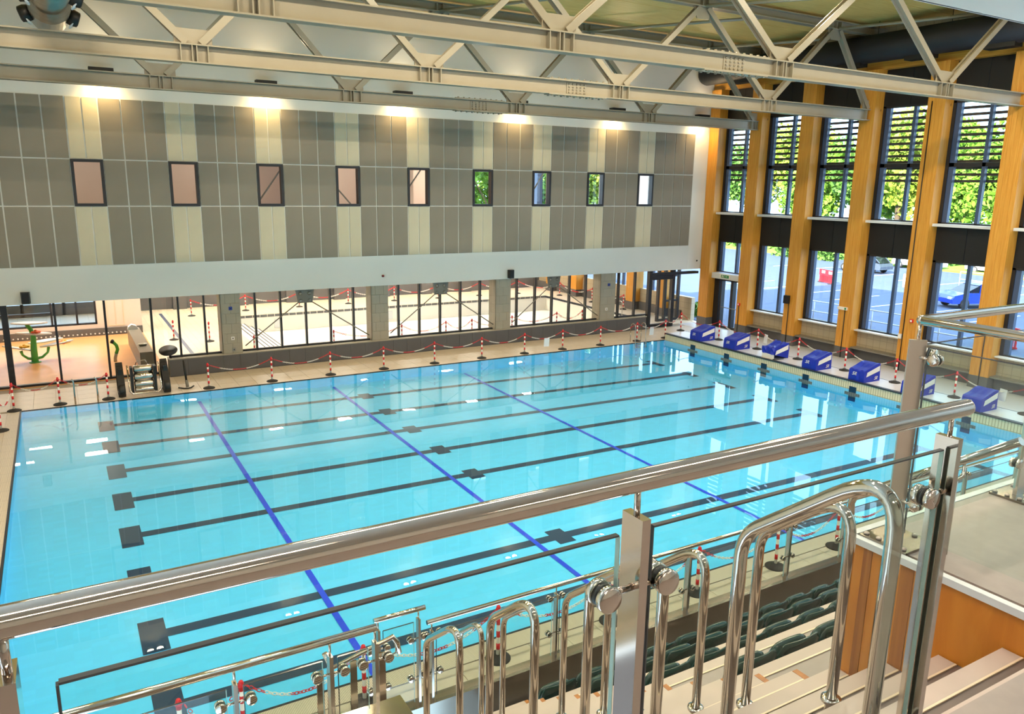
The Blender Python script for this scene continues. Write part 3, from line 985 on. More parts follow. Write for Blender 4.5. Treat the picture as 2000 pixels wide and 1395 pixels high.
for (a, b) in (((13.48, 16.5), (16.9, 11.1)), ((19.67, 16.5), (23.4, 11.1)), ((26.06, 16.5), (29.2, 11.1)), ((20.32, 10.85), (24.6, 5.5)), ((26.89, 10.85), (29.3, 5.5)), ((7.4, 16.5), (10.6, 11.1))):
    tag(MB().tube([(a[0], a[1], 12.58), (b[0], b[1], 12.62)], 0.055, 8).build('roof_brace', 'steel_paint'), 'slim round roof brace under the timber deck, number %s from the left' % ORD[[1, 3, 5, 2, 4, 0][k]], 'brace', 'roof bracing tubes')
    k += 1

# ================================================================== DUCTS
t = thing('fabric_duct', 'long black fabric air duct hanging above the window wall', 'duct', (28.55, 8, 12.0))
MB().lathe((0, 11.45, 0), [(0.30, 0.0), (0.44, -0.06), (0.5, -0.2), (0.5, -20.0)], 24, axis=(0, 1, 0)).build('duct_body', 'black_fabric', t)
for y in (-6, -3.2, -0.4, 2.4, 5.2, 8.0, 10.6):
    MB().tube([(0, y, 0.5), (0, y, 0.96)], 0.01, 6).build('hanger_wire', 'black_plastic', t)
for y in (-5, -2.2, 0.6, 3.4, 6.2, 9.0):
    MB().box(-0.2, 0.25, y - 0.5, y + 0.5, -0.60, -0.42).build('air_outlet', 'black_plastic', t)
t = thing('metal_duct', 'round grey metal air duct with black nozzles at the upper left', 'duct', (1.75, 13.5, 10.64))
MB().lathe((0, 0, 0), [(0.30, 0.10), (0.40, 0.05), (0.43, 0.0), (0.43, -1.3), (0.44, -1.31), (0.44, -1.35), (0.43, -1.36), (0.43, -8)], 28, axis=(0, 1, 0)).build('duct_body', 'duct_metal', t)
for s_ in (-1, 1):
    for yy in (-0.75, -3.2):
        n_ = MB().lathe((s_ * 0.38, yy, -0.12), [(0.17, 0), (0.19, 0.10), (0.17, 0.22), (0.12, 0.24)], 8, axis=(s_, 0, -0.35))
        nz = n_.build('air_nozzle', 'black_plastic', t)
        MB().lathe((s_ * 0.46, yy, -0.30), [(0.13, 0), (0.13, 0.02)], 10, axis=(s_, -0.2, -1.2)).build('nozzle_ring', 'sill_white', nz)

# ================================================================== LAMPS
WLX = (3.1, 8.15, 13.2, 18.3, 23.35, 28.4)
for i, x in enumerate(WLX):
    t = thing('wall_washer', '%s twin downlight from the left on the wall above the panels' % ORD[i], 'lamp', (x, YF - 0.36, 10.12), 'wall lights above the panels')
    B(-0.34, 0.34, -0.10, 0.16, 0.0, 0.06).build('lamp_body', 'black_plastic', t)
    B(-0.05, 0.05, 0.1, 0.36, 0.01, 0.05).build('lamp_arm', 'black_plastic', t)
    MB().box(-0.34, 0.34, -0.11, -0.10, -0.06, 0.06).box(-0.34, 0.34, 0.16, 0.17, -0.06, 0.06).box(-0.35, -0.34, -0.11, 0.17, -0.06, 0.06).box(0.34, 0.35, -0.11, 0.17, -0.06, 0.06).build('lamp_skirt', 'black_plastic', t)
    for s_ in (-0.16, 0.16):
        MB().lathe((s_, 0.02, -0.012), [(0.11, 0.0), (0.11, 0.01)], 14).build('lamp_lens', 'lamp_warm', t)
    spot('wall_washer_light', (0, -0.02, -0.08), 185, (1.0, 0.66, 0.26), (0, 0.10, -1), 2.2, 0.9, 0.12, t)
    spot('wall_washer_uplight', (0, -0.02, 0.12), 95, (1.0, 0.76, 0.45), (0, -0.5, 1), 2.6, 0.9, 0.12, t)
# learner hall ceiling lights
for i, x in enumerate((5.94, 9.43, 12.73, 16.1, 19.7, 23.2)):
    t = thing('twin_ceiling_lamp', '%s twin lamp from the left on the ceiling over the learner pool' % ORD[i], 'lamp', (x, 26.0, 4.6), 'ceiling lamps of the learner hall')
    B(-0.3, 0.3, -0.15, 0.15, -0.06, 0).build('lamp_body', 'black_plastic', t)
    for s_ in (-0.14, 0.14):
        MB().lathe((s_, 0, -0.07), [(0.11, -0.01), (0.11, 0.0)], 12).build('lamp_lens', 'lamp_white', t)
    area('ceiling_lamp_light', (0, 0, -0.12), 0.6, 0.3, 125, (1.0, 0.92, 0.80), parent=t)
for i, (x, y) in enumerate(((-0.04, 29.0 - 1.0), (2.1, 28.0), (2.0, 26.2), (-0.66, 26.2))):
    t = thing('ceiling_light_panel', '%s light panel over the splash room' % ['far left', 'far right', 'near right', 'near left'][i], 'lamp', (x, y, 4.6), 'light panels of the splash room')
    B(-0.45, 0.45, -0.16, 0.16, -0.05, 0).build('lamp_body', 'white_plastic', t)
    B(-0.42, 0.42, -0.13, 0.13, -0.06, -0.05).build('diffuser', 'lamp_panel', t)
    area('light_panel_light', (0, 0, -0.09), 0.8, 0.3, 62, (1.0, 0.88, 0.70), parent=t)
for i, x in enumerate((6.5, 11.5, 16.5, 21.5, 26.5)):  # unseen lamps added to brighten the back wall of the learner hall
    t = thing('back_fill_lamp', '%s added fill lamp from the left on the ceiling along the back wall of the learner hall' % ORD[i], 'lamp', (x, 33.0, 4.6), 'added fill lamps of the learner hall')
    B(-0.5, 0.5, -0.1, 0.1, -0.06, 0).build('lamp_body', 'white_plastic', t)
    B(-0.46, 0.46, -0.08, 0.08, -0.07, -0.06).build('diffuser', 'lamp_panel', t)
    area('back_fill_light', (0, 0, -0.1), 0.9, 0.2, 190, (1.0, 0.90, 0.74), parent=t)
# unseen lamps added to light the upstairs rooms
for i, x in enumerate((1.5, 6.5, 11.8, 16.5, 22.0, 27.0)):
    t = thing('room_fill_lamp', '%s ceiling lamp of the upstairs rooms from the left' % ORD[i], 'lamp', (x, 22, 8.8), 'added fill lamps of the upstairs rooms')
    B(-0.5, 0.5, -0.2, 0.2, -0.06, 0).build('lamp_body', 'white_plastic', t)
    B(-0.46, 0.46, -0.16, 0.16, -0.07, -0.06).build('diffuser', 'lamp_panel', t)
    area('room_fill_light', (0, 0, -0.1), 0.9, 0.4, (14, 16, 26, 60, 30, 40)[i], (1.0, 0.86, 0.68), parent=t)
# unseen lamps added between the trusses to fill the hall with light
k = 0
for y, n_ in ((0.6, 6), (7.0, 5)):
    for i in range(n_):
        x = 1.0 + i * 5.0
        t = thing('hall_fill_lamp', '%s floodlight from the left in the %s row under the roof' % (ORD[i], ['front', 'middle'][k]), 'lamp', (x, y, ZC - 0.01), 'added fill lamps under the roof')
        B(-0.75, 0.75, -0.25, 0.25, -0.16, 0).build('lamp_body', 'white_plastic', t)
        B(-0.7, 0.7, -0.2, 0.2, -0.17, -0.16).build('diffuser', 'lamp_panel', t)
        area('hall_fill_light', (0, 0, -0.2), 1.4, 0.4, 265, (1.0, 0.83, 0.58), parent=t)
    k += 1
# gallery battens over the spectators
for i, (x, y) in enumerate(((0.0, -6.2), (3.2, -6.2), (6.4, -6.2), (9.6, -6.2), (1.6, -9.0), (5.0, -9.0), (8.4, -9.0), (1.6, -11.8), (5.0, -11.8))):
    t = thing('gallery_batten', '%s light batten on the white ceiling over the seating' % ORD[i], 'lamp', (x, y, 8.76), 'light battens over the gallery')
    B(-0.75, 0.75, -0.06, 0.06, -0.06, 0).build('lamp_body', 'white_plastic', t)
    B(-0.72, 0.72, -0.045, 0.045, -0.07, -0.06).build('diffuser', 'lamp_white', t)
    area('batten_light', (0, 0, -0.1), 1.4, 0.09, 13, (1.0, 0.82, 0.64), parent=t)

# ================================================================== SPECTATOR GALLERY
gal = MB()
gal.box(XL, 4.88, -14, -8.09, 4.6, ZG)
gfl = tag(gal.build('floor_gallery', 'grey_floor'), 'grey floor of the spectator gallery behind the steel rail', 'floor', kind='structure')
B(XL, 2.0, -8.14, -8.06, 4.6, ZG + 0.004).build('nosing_strip', 'nosing', gfl)

# aisle stair going down towards the pool
st = thing('staircase', 'aisle staircase with pale nosings going down between the seats', 'stairs', (3.4, -8.07, 0), kind='structure')
SX0, SX1 = 2.0, 4.88
def nose(k): return -8.07 + 0.27 * k, 5.03 - 0.193 * k
for k in range(17):
    y, z = nose(k)
    sp = MB().box(SX0 - 3.4, SX1 - 3.4, -0.30 + 0.27 * k, 0.27 * k, z - 0.35, z).build('step', 'riser', st)
    MB().box(SX0 - 3.4, SX1 - 3.41, 0.27 * k - 0.078, 0.27 * k + 0.004, z - 0.03, z + 0.006).build('nosing_strip', 'nosing', sp)
    MB().box(SX0 - 3.4, SX1 - 3.41, 0.27 * k - 0.088, 0.27 * k - 0.078, z, z + 0.007).build('nosing_edge', 'nosing_edge', sp)
    if k > 3:
        MB().box(SX1 - 3.41, SX1 - 3.37, 0.27 * k - 0.16, 0.27 * k + 0.0, z - 0.20, z + 0.008).build('end_cap', 'clt_edge', sp)

# seating tiers right of the aisle
TIERS = [(3.68, -7.0, -6.21), (3.10, -6.21, -5.38), (2.52, -5.38, -4.62), (1.94, -4.62, -3.84), (1.36, -3.84, -3.17)]
for i, (z, y0, y1) in enumerate(TIERS):
    o = tag(B(4.90, 18.5, y0, y1, 0.0 if i > 2 else z - 0.7, z).build('floor_tier', 'grey_floor'), '%s' % ['top grey seating tier behind the nearest seat row', 'seating tier under the nearest row of green seats', 'seating tier under the second nearest row of green seats',
            'seating tier under the third nearest row of green seats', 'lowest seating tier behind the front glass screen'][i], 'floor', kind='structure')
    if i < 4:
        B(4.90, 18.5, y1 - 0.085, y1 + 0.004, z - 0.03, z + 0.005).build('nosing_strip', 'nosing', o)
        B(4.90, 18.5, y1 - 0.097, y1 - 0.085, z, z + 0.007).build('nosing_edge', 'nosing_edge', o)

# green bucket seats
def shell(w, h, y0, y1, lean, corner, scoop):
    """upright rounded seat shell: w wide, h tall, between y0 (rear) and y1"""
    NU, NV = 12, 7
    v, f = [], []
    for side in (0, 1):
        for j in range(NV + 1):
            tz = j / NV
            for i in range(NU + 1):
                u = -1 + 2 * i / NU
                half = w / 2
                # rounded top corners
                zt = h - corner * (1 - math.sqrt(max(0, 1 - max(0, (abs(u) - (1 - corner / half)) / (corner / half)) ** 2)))
                z = tz * zt
                th = (y1 - y0) * (1 - 0.75 * max(0, tz - 0.72) / 0.28) * (1 - 0.5 * abs(u) ** 6)
                mid = (y0 + y1) / 2 - lean * tz + scoop * (u * u)
                v.append((half * u, mid + (th / 2 if side else -th / 2), z))
    n = NU + 1
    o = n * (NV + 1)
    for j in range(NV):
        for i in range(NU):
            a_ = j * n + i
            f.append((a_, a_ + 1, a_ + n + 1, a_ + n))
            f.append((o + a_, o + a_ + n, o + a_ + n + 1, o + a_ + 1))
        for i in (0, NU):
            f.append((j * n + i, (j + 1) * n + i, o + (j + 1) * n + i, o + j * n + i))
    for i in range(NU):
        f.append((i, i + 1, o + i + 1, o + i)); e = NV * n
        f.append((e + i, e + i + 1, o + e + i + 1, o + e + i))
    return MB().add(v, f, 0, True)
SM = shell(0.425, 0.25, -0.05, 0.0, 0.05, 0.07, 0.03).mesh('seat_back', 'seat_green')
PM = shell(0.40, 0.18, 0.02, 0.10, 0.0, 0.08, -0.02).mesh('folded_seat_pan', 'seat_green')
LEGM = MB().box(-0.03, 0.03, -0.03, 0.06, -0.33, 0.03).box(-0.19, 0.19, -0.02, 0.03, 0.0, 0.03).mesh('seat_bracket', 'black_plastic')
ROWN = ['nearest', 'second nearest', 'third nearest', 'front']
for r, (z, yb) in enumerate(((3.43, -6.05), (2.85, -5.23), (2.305, -4.45), (1.745, -3.68))):
    ns = [12, 13, 15, 17][r]
    for k in range(ns):
        x = 5.30 + 0.445 * k
        t = thing('tip_up_seat', '%s dark green folded tip-up seat from the aisle in the %s row' % (ORD[k], ROWN[r]), 'seat', (x, yb, z), 'green spectator seats')
        inst(SM, 'seat_back', (0, 0, 0), t)
        inst(PM, 'folded_seat_pan', (0, 0, 0.0), t)
        inst(LEGM, 'seat_bracket', (0, 0, 0.0), t)

# wooden side wall of the raised viewing platform
plat = MB().box(4.93, 13, -14, -7.0, 3.0, ZG - 0.02)
po = tag(plat.build('floor_platform', 'grey_floor'), 'grey raised viewing platform on the right', 'floor', kind='structure')
B(4.93, 13, -14, -6.99, ZG - 0.03, ZG).build('platform_screed', 'grey_floor', po)
B(4.86, 4.90, -14, -6.97, ZG - 0.032, ZG + 0.004).build('edge_trim', 'sill_white', po)
B(4.86, 13, -7.0, -6.96, ZG - 0.032, ZG + 0.004).build('edge_trim', 'sill_white', po)
yy = -7.0
for k, wd in enumerate((0.07, 0.05, 0.05, 0.06, 0.05, 0.07)):
    B(4.88 - 0.003 * (k % 2), 4.93, yy - wd + 0.0015, yy, 3.0, ZG - 0.032).build('timber_board', 'clt_edge' if k % 2 else 'clt', po)
    yy -= wd
B(4.88, 4.93, -9.2, yy, 3.0, ZG - 0.032).build('timber_board', 'clt', po)
B(4.88, 4.93, -14, -9.202, 3.0, ZG - 0.032).build('timber_board', 'clt', po)

# front kerb
kb = tag(B(3.0, 18.5, -3.16, -3.03, 0.0, 1.77).build('wall_front', 'grey_floor'), 'low wall in front of the lowest seats with a steel capping', 'wall', kind='structure')
B(2.98, 18.5, -3.175, -3.02, 1.76, 1.80).build('steel_capping', 'kerb_steel', kb)
B(3.0, 18.5, -3.168, -3.161, 1.36, 1.76).build('steel_facing', 'kerb_steel', kb)
kb2 = tag(B(-3.0, 3.04, -5.36, -5.12, 1.4, 3.47).build('wall_landing', 'riser'), 'low wall with reflecting steel cap left of the aisle', 'wall', kind='structure')
B(-3.0, 3.06, -5.38, -5.10, 3.46, 3.52).build('steel_capping', 'polished', kb2)
B(3.04, 3.055, -5.37, -5.11, 1.4, 3.46).build('steel_facing', 'kerb_steel', kb2)

# ---- balustrades
def disc_clamp(t, x, y, z, s=1.0, dx=0.07, ax=(0, 1, 0)):
    """twin round glass clamp on a short arm from the post"""
    axv = Vector(ax)
    for q in (-1, 1):
        c = Vector((x, y, z)) + axv * (q * 0.009)
        MB().lathe(c, [(0.027 * s, 0), (0.029 * s, 0.003), (0.029 * s, 0.017), (0.026 * s, 0.020)], 20, axis=axv * q).build('glass_clamp', 'polished', t)
    MB().lathe(Vector((x, y, z)) - axv * 0.009, [(0.0255 * s, 0), (0.0255 * s, 0.018)], 20, axis=axv).build('clamp_gasket', 'black_plastic', t)

def pane_xz(t, x0, x1, y, z0, z1, th=0.012, r=0.02):
    """glass sheet in the x-z plane with visible polished edges"""
    B(x0, x1, y - th / 2, y + th / 2, z0, z1).build('glass_pane', 'balustrade_glass', t)
    e = MB()
    e.box(x0, x1, y - th / 2, y + th / 2, z1, z1 + 0.004)
    e.box(x0 - 0.004, x0, y - th / 2, y + th / 2, z0, z1)
    e.build('pane_edge', 'glass_edge', t)
    B(x1, x1 + 0.003, y - th / 2, y + th / 2, z0, z1).build('pane_edge', 'glass_edge_pale', t)

# main rail in front of the camera
t = thing('balustrade', 'big polished steel handrail with glass panes across the foreground', 'railing', (2.3, -8.2, ZG))
def R0(x, y, z): return (x - 2.3, y + 8.2, z - ZG)
MB().tube([R0(-3.0, -8.2, 6.247), R0(3.535, -8.2, 6.247)], 0.02415, 40, caps=False).build('handrail', 'polished', t)
MB().lathe(R0(3.535, -8.2, 6.247), [(0.02415, 0), (0.023, 0.008), (0.017, 0.014), (0.006, 0.017)], 32, axis=(1, 0, 0)).build('rail_end_cap', 'polished', t)
for x in (-1.0, 0.15, 1.262, 2.365, 3.475):
    B(x - 2.3 - 0.011, x - 2.3 + 0.011, -0.033, 0.033, 0.0, 6.172 - ZG).build('post', 'polished', t)
    MB().tube([R0(x, -8.2, 6.165), R0(x, -8.2, 6.235)], 0.007, 14).build('spigot', 'polished', t)
    for s_ in (-1, 1):
        for zz in (6.008, 5.25):
            if x > 3.4 and s_ > 0: continue
            MB().tube([R0(x + s_ * 0.011, -8.2, zz), R0(x + s_ * 0.055, -8.2, zz)], 0.008, 12).build('clamp_arm', 'polished', t)
            disc_clamp(t, x - 2.3 + s_ * 0.078, 0.0, zz - ZG)
xs = (-1.0, 0.15, 1.262, 2.365, 3.475)
for a, b in zip(xs[:-1], xs[1:]):
    pane_xz(t, a + (0.058 if a < 2 else 0.045) - 2.3, b - (0.027 if b > 3 else 0.048) - 2.3, 0.0, 0.10, 6.135 - ZG)

# platform balustrade
t = thing('balustrade', 'steel and glass balustrade around the corner of the viewing platform', 'railing', (5.03, -7.12, ZG))
H = 1.165
MB().tube([(0.0, -3.0, H), (0.0, -0.02, H), (0.02, 0.0, H), (4.5, 0.0, H)], 0.0241, 24).build('handrail', 'polished', t)
MB().ball((0.003, -0.003, H), 0.0248, n=20, m=12).build('rail_corner', 'polished', t)
def rpost(x, y, ang):
    m = MB()
    m.box(-0.012, 0.012, -0.04, 0.04, 0.0, H - 0.10)
    p = m.build('post', 'brushed', t); p.location = (x, y, 0); p.rotation_euler = (0, 0, ang)
    MB().tube([(x, y, H - 0.11), (x, y, H - 0.02)], 0.008, 12).build('spigot', 'polished', t)
    b = MB().box(-0.13, 0.13, -0.16, 0.10, 0.0, 0.014).build('base_plate', 'kerb_steel', t); b.location = (x, y, 0)
    for i in range(4):
        for sx in (-0.10, 0.10):
            MB().lathe((sx, -0.13 + i * 0.07, 0.014), [(0.014, 0), (0.014, 0.008), (0.008, 0.012)], 8).build('bolt', 'nosing', b)
    return p
rpost(0.0, 0.0, 0.8)
rpost(1.22, 0.0, 1.57)
rpost(2.44, 0.0, 1.57)
rpost(0.0, -1.2, 0.0)
rpost(0.0, -2.4, 0.0)
for (x0, x1) in ((0.06, 1.16), (1.28, 2.38)):
    pane_xz(t, x0, x1, 0.0, 0.06, H - 0.13)
for (y0, y1) in ((-1.14, -0.06), (-2.34, -1.26)):
    B(-0.006, 0.006, y0, y1, 0.06, H - 0.13).build('glass_pane', 'balustrade_glass', t)
    e = MB().box(-0.006, 0.006, y0, y1, H - 0.13, H - 0.126).box(-0.006, 0.006, y1, y1 + 0.004, 0.06, H - 0.13).box(-0.006, 0.006, y0 - 0.004, y0, 0.06, H - 0.13)
    e.build('pane_edge', 'glass_edge', t)
for zz in (0.98, 0.22):
    MB().tube([(0.0, -0.02, zz), (0.0, -0.07, zz)], 0.008, 10).build('clamp_arm', 'polished', t)
    disc_clamp(t, 0.0, -0.10, zz, ax=(1, 0, 0))
    MB().tube([(0.02, 0.0, zz), (0.09, 0.0, zz)], 0.008, 10).build('clamp_arm', 'polished', t)
    disc_clamp(t, 0.12, 0.0, zz)
    for q in (-1, 1):
        MB().tube([(1.22 + q * 0.012, 0, zz), (1.22 + q * 0.06, 0, zz)], 0.008, 10).build('clamp_arm', 'polished', t)
        disc_clamp(t, 1.22 + q * 0.08, 0.0, zz)

# stair wall handrail with hooked end beside the platform
p0, p1 = Vector((5.17, -6.80, 5.15)), Vector((5.16, -7.6, 5.71))
t = thing('wall_handrail', 'steel handrail with hooked end beside the wooden platform corner', 'railing', (5.17, -6.8, 5.05))
dd = (p1 - p0).normalized()
pts = [p0 + Vector((0, 0.03, -0.13)), p0 + Vector((0, 0.035, -0.06)), p0 + Vector((0, 0.02, -0.02)), p0 + dd * 0.03, p0 + dd * 0.4, p1]
MB().tube([q - Vector((5.17, -6.8, 5.05)) for q in pts], 0.021, 16).build('handrail', 'polished', t)
for q in (0.3, 0.7):
    c = p0 + (p1 - p0) * q - Vector((5.17, -6.8, 5.05))
    MB().tube([c + Vector((0, 0, -0.02)), c + Vector((0, 0, -0.09)), c + Vector((-0.06, 0, -0.10))], 0.008, 10).build('rail_bracket', 'polished', t)
    MB().tube([c + Vector((-0.06, 0, -0.10)), (c.x - 0.06, c.y, 0.0)], 0.012, 10).build('rail_post', 'polished', t)

# hoop handrails in the aisle
def hoop(x, yf, yn, label):
    r = 0.02415
    zf = 5.03 - 0.193 * ((yf + 8.07) / 0.27)
    zn = 5.03 - 0.193 * ((yn + 8.07) / 0.27)
    t = thing('hoop_handrail', label, 'railing', (x, (yf + yn) / 2, zn), 'hoop handrails in the aisle')
    o = Vector((x, (yf + yn) / 2, zn))
    hf, hn = zf + 0.96, zn + 1.0
    P = [Vector((x, yf, zf - 0.05)), Vector((x, yf, hf - 0.09))]
    sl = Vector((0, yn - yf, hn - hf)).normalized()
    # rounded far bend
    c0 = Vector((x, yf, hf))
    for i in range(1, 6):
        u = i / 6
        a, b_, c_ = c0 + Vector((0, 0, -0.09)), c0, c0 + sl * 0.09
        P.append(a * (1 - u) ** 2 + b_ * 2 * u * (1 - u) + c_ * u * u)
    top = Vector((x, yn, hn))
    P.append(c0 + sl * 0.09)
    a, b_, c_ = top - sl * 0.26, top, top + Vector((0, 0, -0.22))
    P.append(a)
    for i in range(1, 10):
        u = i / 10
        P.append(a * (1 - u) ** 2 + b_ * 2 * u * (1 - u) + c_ * u * u)
    P += [c_, Vector((x, yn, zn - 0.05))]
    MB().tube([q - o for q in P], r, 20).build('hoop_tube', 'polished', t)
    for (yy, zz) in ((yf, zf), (yn, zn)):
        MB().lathe(Vector((x, yy, zz)) - o, [(0.045, -0.004), (0.045, 0.012), (0.03, 0.016)], 16).build('floor_flange', 'polished', t)
for i, (a, b) in enumerate(((-7.60, -8.15), (-6.73, -7.22), (-5.78, -6.27), (-4.85, -5.38))):
    hoop(3.36, a, b, '%s steel hoop handrail down the aisle in the row close to the foreground rail' % ORD[i])
for i, (a, b) in enumerate(((-6.95, -7.43), (-6.13, -6.61), (-5.31, -5.79), (-4.45, -4.92), (-3.66, -4.08))):
    hoop(4.22, a, b, '%s steel hoop handrail down the aisle in the row beside the green seats' % ORD[i])

# front balustrade C
def front_bal(name, label, x0, x1, y, zr, zb, posts, r=0.024, clamps=(0.72, 0.30)):
    t = thing(name, label, 'railing', (x0, y, zb), 'front glass balustrades')
    MB().tube([(0, 0, zr - zb), (x1 - x0, 0, zr - zb)], r, 16).build('handrail', 'polished', t)
    for p in posts:
        px = p - x0
        B(px - 0.012, px + 0.012, -0.03, 0.03, 0, zr - zb - 0.10).build('post', 'satin_steel', t)
        MB().tube([(px, 0, zr - zb - 0.11), (px, 0, zr - zb - 0.015)], 0.008, 8).build('spigot', 'polished', t)
        for zz in clamps:
            for s_ in (-1, 1):
                MB().tube([(px + s_ * 0.012, 0, zz), (px + s_ * 0.06, 0, zz)], 0.008, 8).build('clamp_arm', 'polished', t)
                disc_clamp(t, px + s_ * 0.085, 0, zz, 1.1)
    for a, b in zip(posts[:-1], posts[1:]):
        pane_xz(t, a - x0 + 0.05, b - x0 - 0.05, 0.0, 0.03, zr - zb - 0.13)
    return t
front_bal('balustrade', 'glass balustrade with slim steel rail in front of the lowest seats', 4.14, 16.9, -3.10, 2.655, 1.80, (4.19, 5.65, 7.55, 9.31, 10.42, 11.9, 13.3, 14.8, 16.4))
front_bal('balustrade', 'short raised glass gate section at the foot of the aisle', 3.60, 4.12, -3.10, 2.83, 1.80, (3.64, 4.05))
front_bal('balustrade', 'glass balustrade with slim steel rail at the lower left', -2.5, 2.88, -5.17, 4.11, 3.52, (-2.2, -0.9, 0.6, 2.02, 2.58, 2.87), clamps=(0.36,))
# low hand rail on brackets at the foot of the aisle
t = thing('bracket_handrail', 'short sloping steel handrail on four posts at the foot of the aisle', 'railing', (3.3, -3.6, 1.9))
MB().tube([(-0.30, 0.05, 1.05), (-0.26, 0, 0.92), (0.29, 0, 1.05), (0.33, 0, 0.99), (0.35, 0, 0.88)], 0.024, 14).build('handrail', 'polished', t)
for px in (-0.36, -0.27, -0.07, 0.19):
    B(px - 0.03, px + 0.03, -0.008, 0.008, -1.0, 0.93).build('post', 'polished', t)
for px in (-0.02, 0.28):
    MB().tube([(px - 0.05, 0, 0.86), (px + 0.04, 0, 0.89), (px + 0.04, 0, 1.0)], 0.008, 8).build('rail_bracket', 'polished', t)

# ================================================================== POOLSIDE
# striped posts
def post_meshes(H=0.86):
    base = MB().lathe((0, 0, 0), [(0.19, 0), (0.19, 0.018), (0.165, 0.034), (0.07, 0.06), (0.045, 0.075)], 20).mesh('post_base', 'rubber')
    pole = MB().lathe((0, 0, 0.06), [(0.028, 0), (0.028, H - 0.12)], 14).mesh('pole', 'white_plastic')
    band = MB().lathe((0, 0, 0), [(0.0295, 0), (0.0295, 0.10)], 14).mesh('red_band', 'red_plastic')
    cap = MB().lathe((0, 0, 0), [(0.034, 0), (0.034, 0.05), (0.045, 0.055), (0.045, 0.075), (0.03, 0.085), (0.034, 0.105), (0.024, 0.13), (0.008, 0.138)], 14).mesh('post_cap', 'red_plastic')
    return base, pole, band, cap
PB = post_meshes()
def striped_post(x, y, label, grp, z=0.0):
    t = thing('striped_post', label, 'post', (x, y, z), grp)
    inst(PB[0], 'post_base', (0, 0, 0), t)
    inst(PB[1], 'pole', (0, 0, 0), t)
    for zz in (0.16, 0.36, 0.56):
        inst(PB[2], 'red_band', (0, 0, zz), t)
    inst(PB[3], 'post_cap', (0, 0, 0.73), t)
    return (x, y, z + 0.79)

def chain(a, b, sag, label, grp, link=0.055, wire=0.006, fat=False):
    """plastic chain hung between two caps, red and white stretches"""
    a, b = Vector(a), Vector(b)
    e_ = (b - a).normalized() * 0.05
    a, b = a + e_, b - e_
    n = max(8, int((b - a).length * 1.05 / (link * 0.78)))
    m = MB()
    pts = [a + (b - a) * (i / n) - Vector((0, 0, 4 * sag * (i / n) * (1 - i / n))) for i in range(n + 1)]
    for i in range(n):
        p, q = pts[i], pts[i + 1]
        d = (q - p).normalized()
        s_ = d.cross(Vector((0, 0, 1)))
        s_ = s_.normalized() if s_.length > 1e-3 else Vector((1, 0, 0))
        if i % 2: s_ = d.cross(s_)
        c = (p + q) / 2
        l = link / 2
        w = link * 0.30
        loop = [c + d * l * 0.6 + s_ * w, c + d * l, c + d * l * 0.6 - s_ * w, c - d * l * 0.6 - s_ * w, c - d * l, c - d * l * 0.6 + s_ * w]
        mi = 0 if int(i * 4.6 / n + 0.3) % 2 else 1
        m.tube(loop + [loop[0]], wire, 5, mi, caps=False)
    o = m.build('barrier_chain', ['white_plastic', 'red_plastic'])
    return tag(o, label, 'chain', grp)

G1, G2 = 'striped posts on the far pool edge', 'chains along the far pool edge'
fx = [-0.18, 1.01, 2.34, 5.34, 7.42, 9.5, 11.53, 13.61, 15.68, 17.68, 19.57, 21.56, 23.6, 25.26]
caps = []
for i, x in enumerate(fx):
    caps.append(striped_post(x, 17.40 if i else 17.23, '%s red and white striped post from the left along the far pool edge' % ORD[i], G1))
for i in range(len(fx) - 1):
    if i == 2: continue
    chain(caps[i], caps[i + 1], 0.24, 'red and white chain between the %s and %s posts of the far pool edge' % (ORD[i], ORD[i + 1]), G2)
c0 = striped_post(-0.42, 15.2, 'striped post on the left deck just below the far left corner', G1)
chain(caps[0], c0, 0.3, 'red and white chain from the far left corner post down the left deck', G2)
c1 = striped_post(-0.62, 13.3, 'striped post cut by the left picture edge on the left deck', G1)
G3, G4 = 'striped posts behind the starting blocks', 'chains behind the starting blocks'
ry = [17.3, 14.89, 12.71, 10.6, 8.49, 6.48, 4.36, 2.2]
rc = []
for i, y in enumerate(ry):
    rc.append(striped_post(26.1 + 0.02 * (i % 3), y, '%s striped post from the far corner behind the starting blocks' % ORD[i], G3, 0.3))
for i in range(len(ry) - 1):
    chain(rc[i], rc[i + 1], 0.3, 'red and white chain between the %s and %s posts behind the starting blocks' % (ORD[i], ORD[i + 1]), G4)
chain(caps[-1], rc[0], 0.2, 'red and white chain across the far right pool corner', G4)
G5, G6 = 'striped posts on the near pool edge', 'chains along the near pool edge'
nx_ = [2.1, 2.81, 4.37, 6.42, 8.5, 10.35, 12.3, 14.0, 15.9]
nc = []
for i, x in enumerate(nx_):
    nc.append(striped_post(x, -0.5, '%s striped post from the left along the near pool edge' % ORD[i], G5))
for i in range(len(nx_) - 1):
    chain(nc[i], nc[i + 1], 0.34, 'red and white chain between the %s and %s posts of the near pool edge' % (ORD[i], ORD[i + 1]), G6, link=0.06, wire=0.0065)
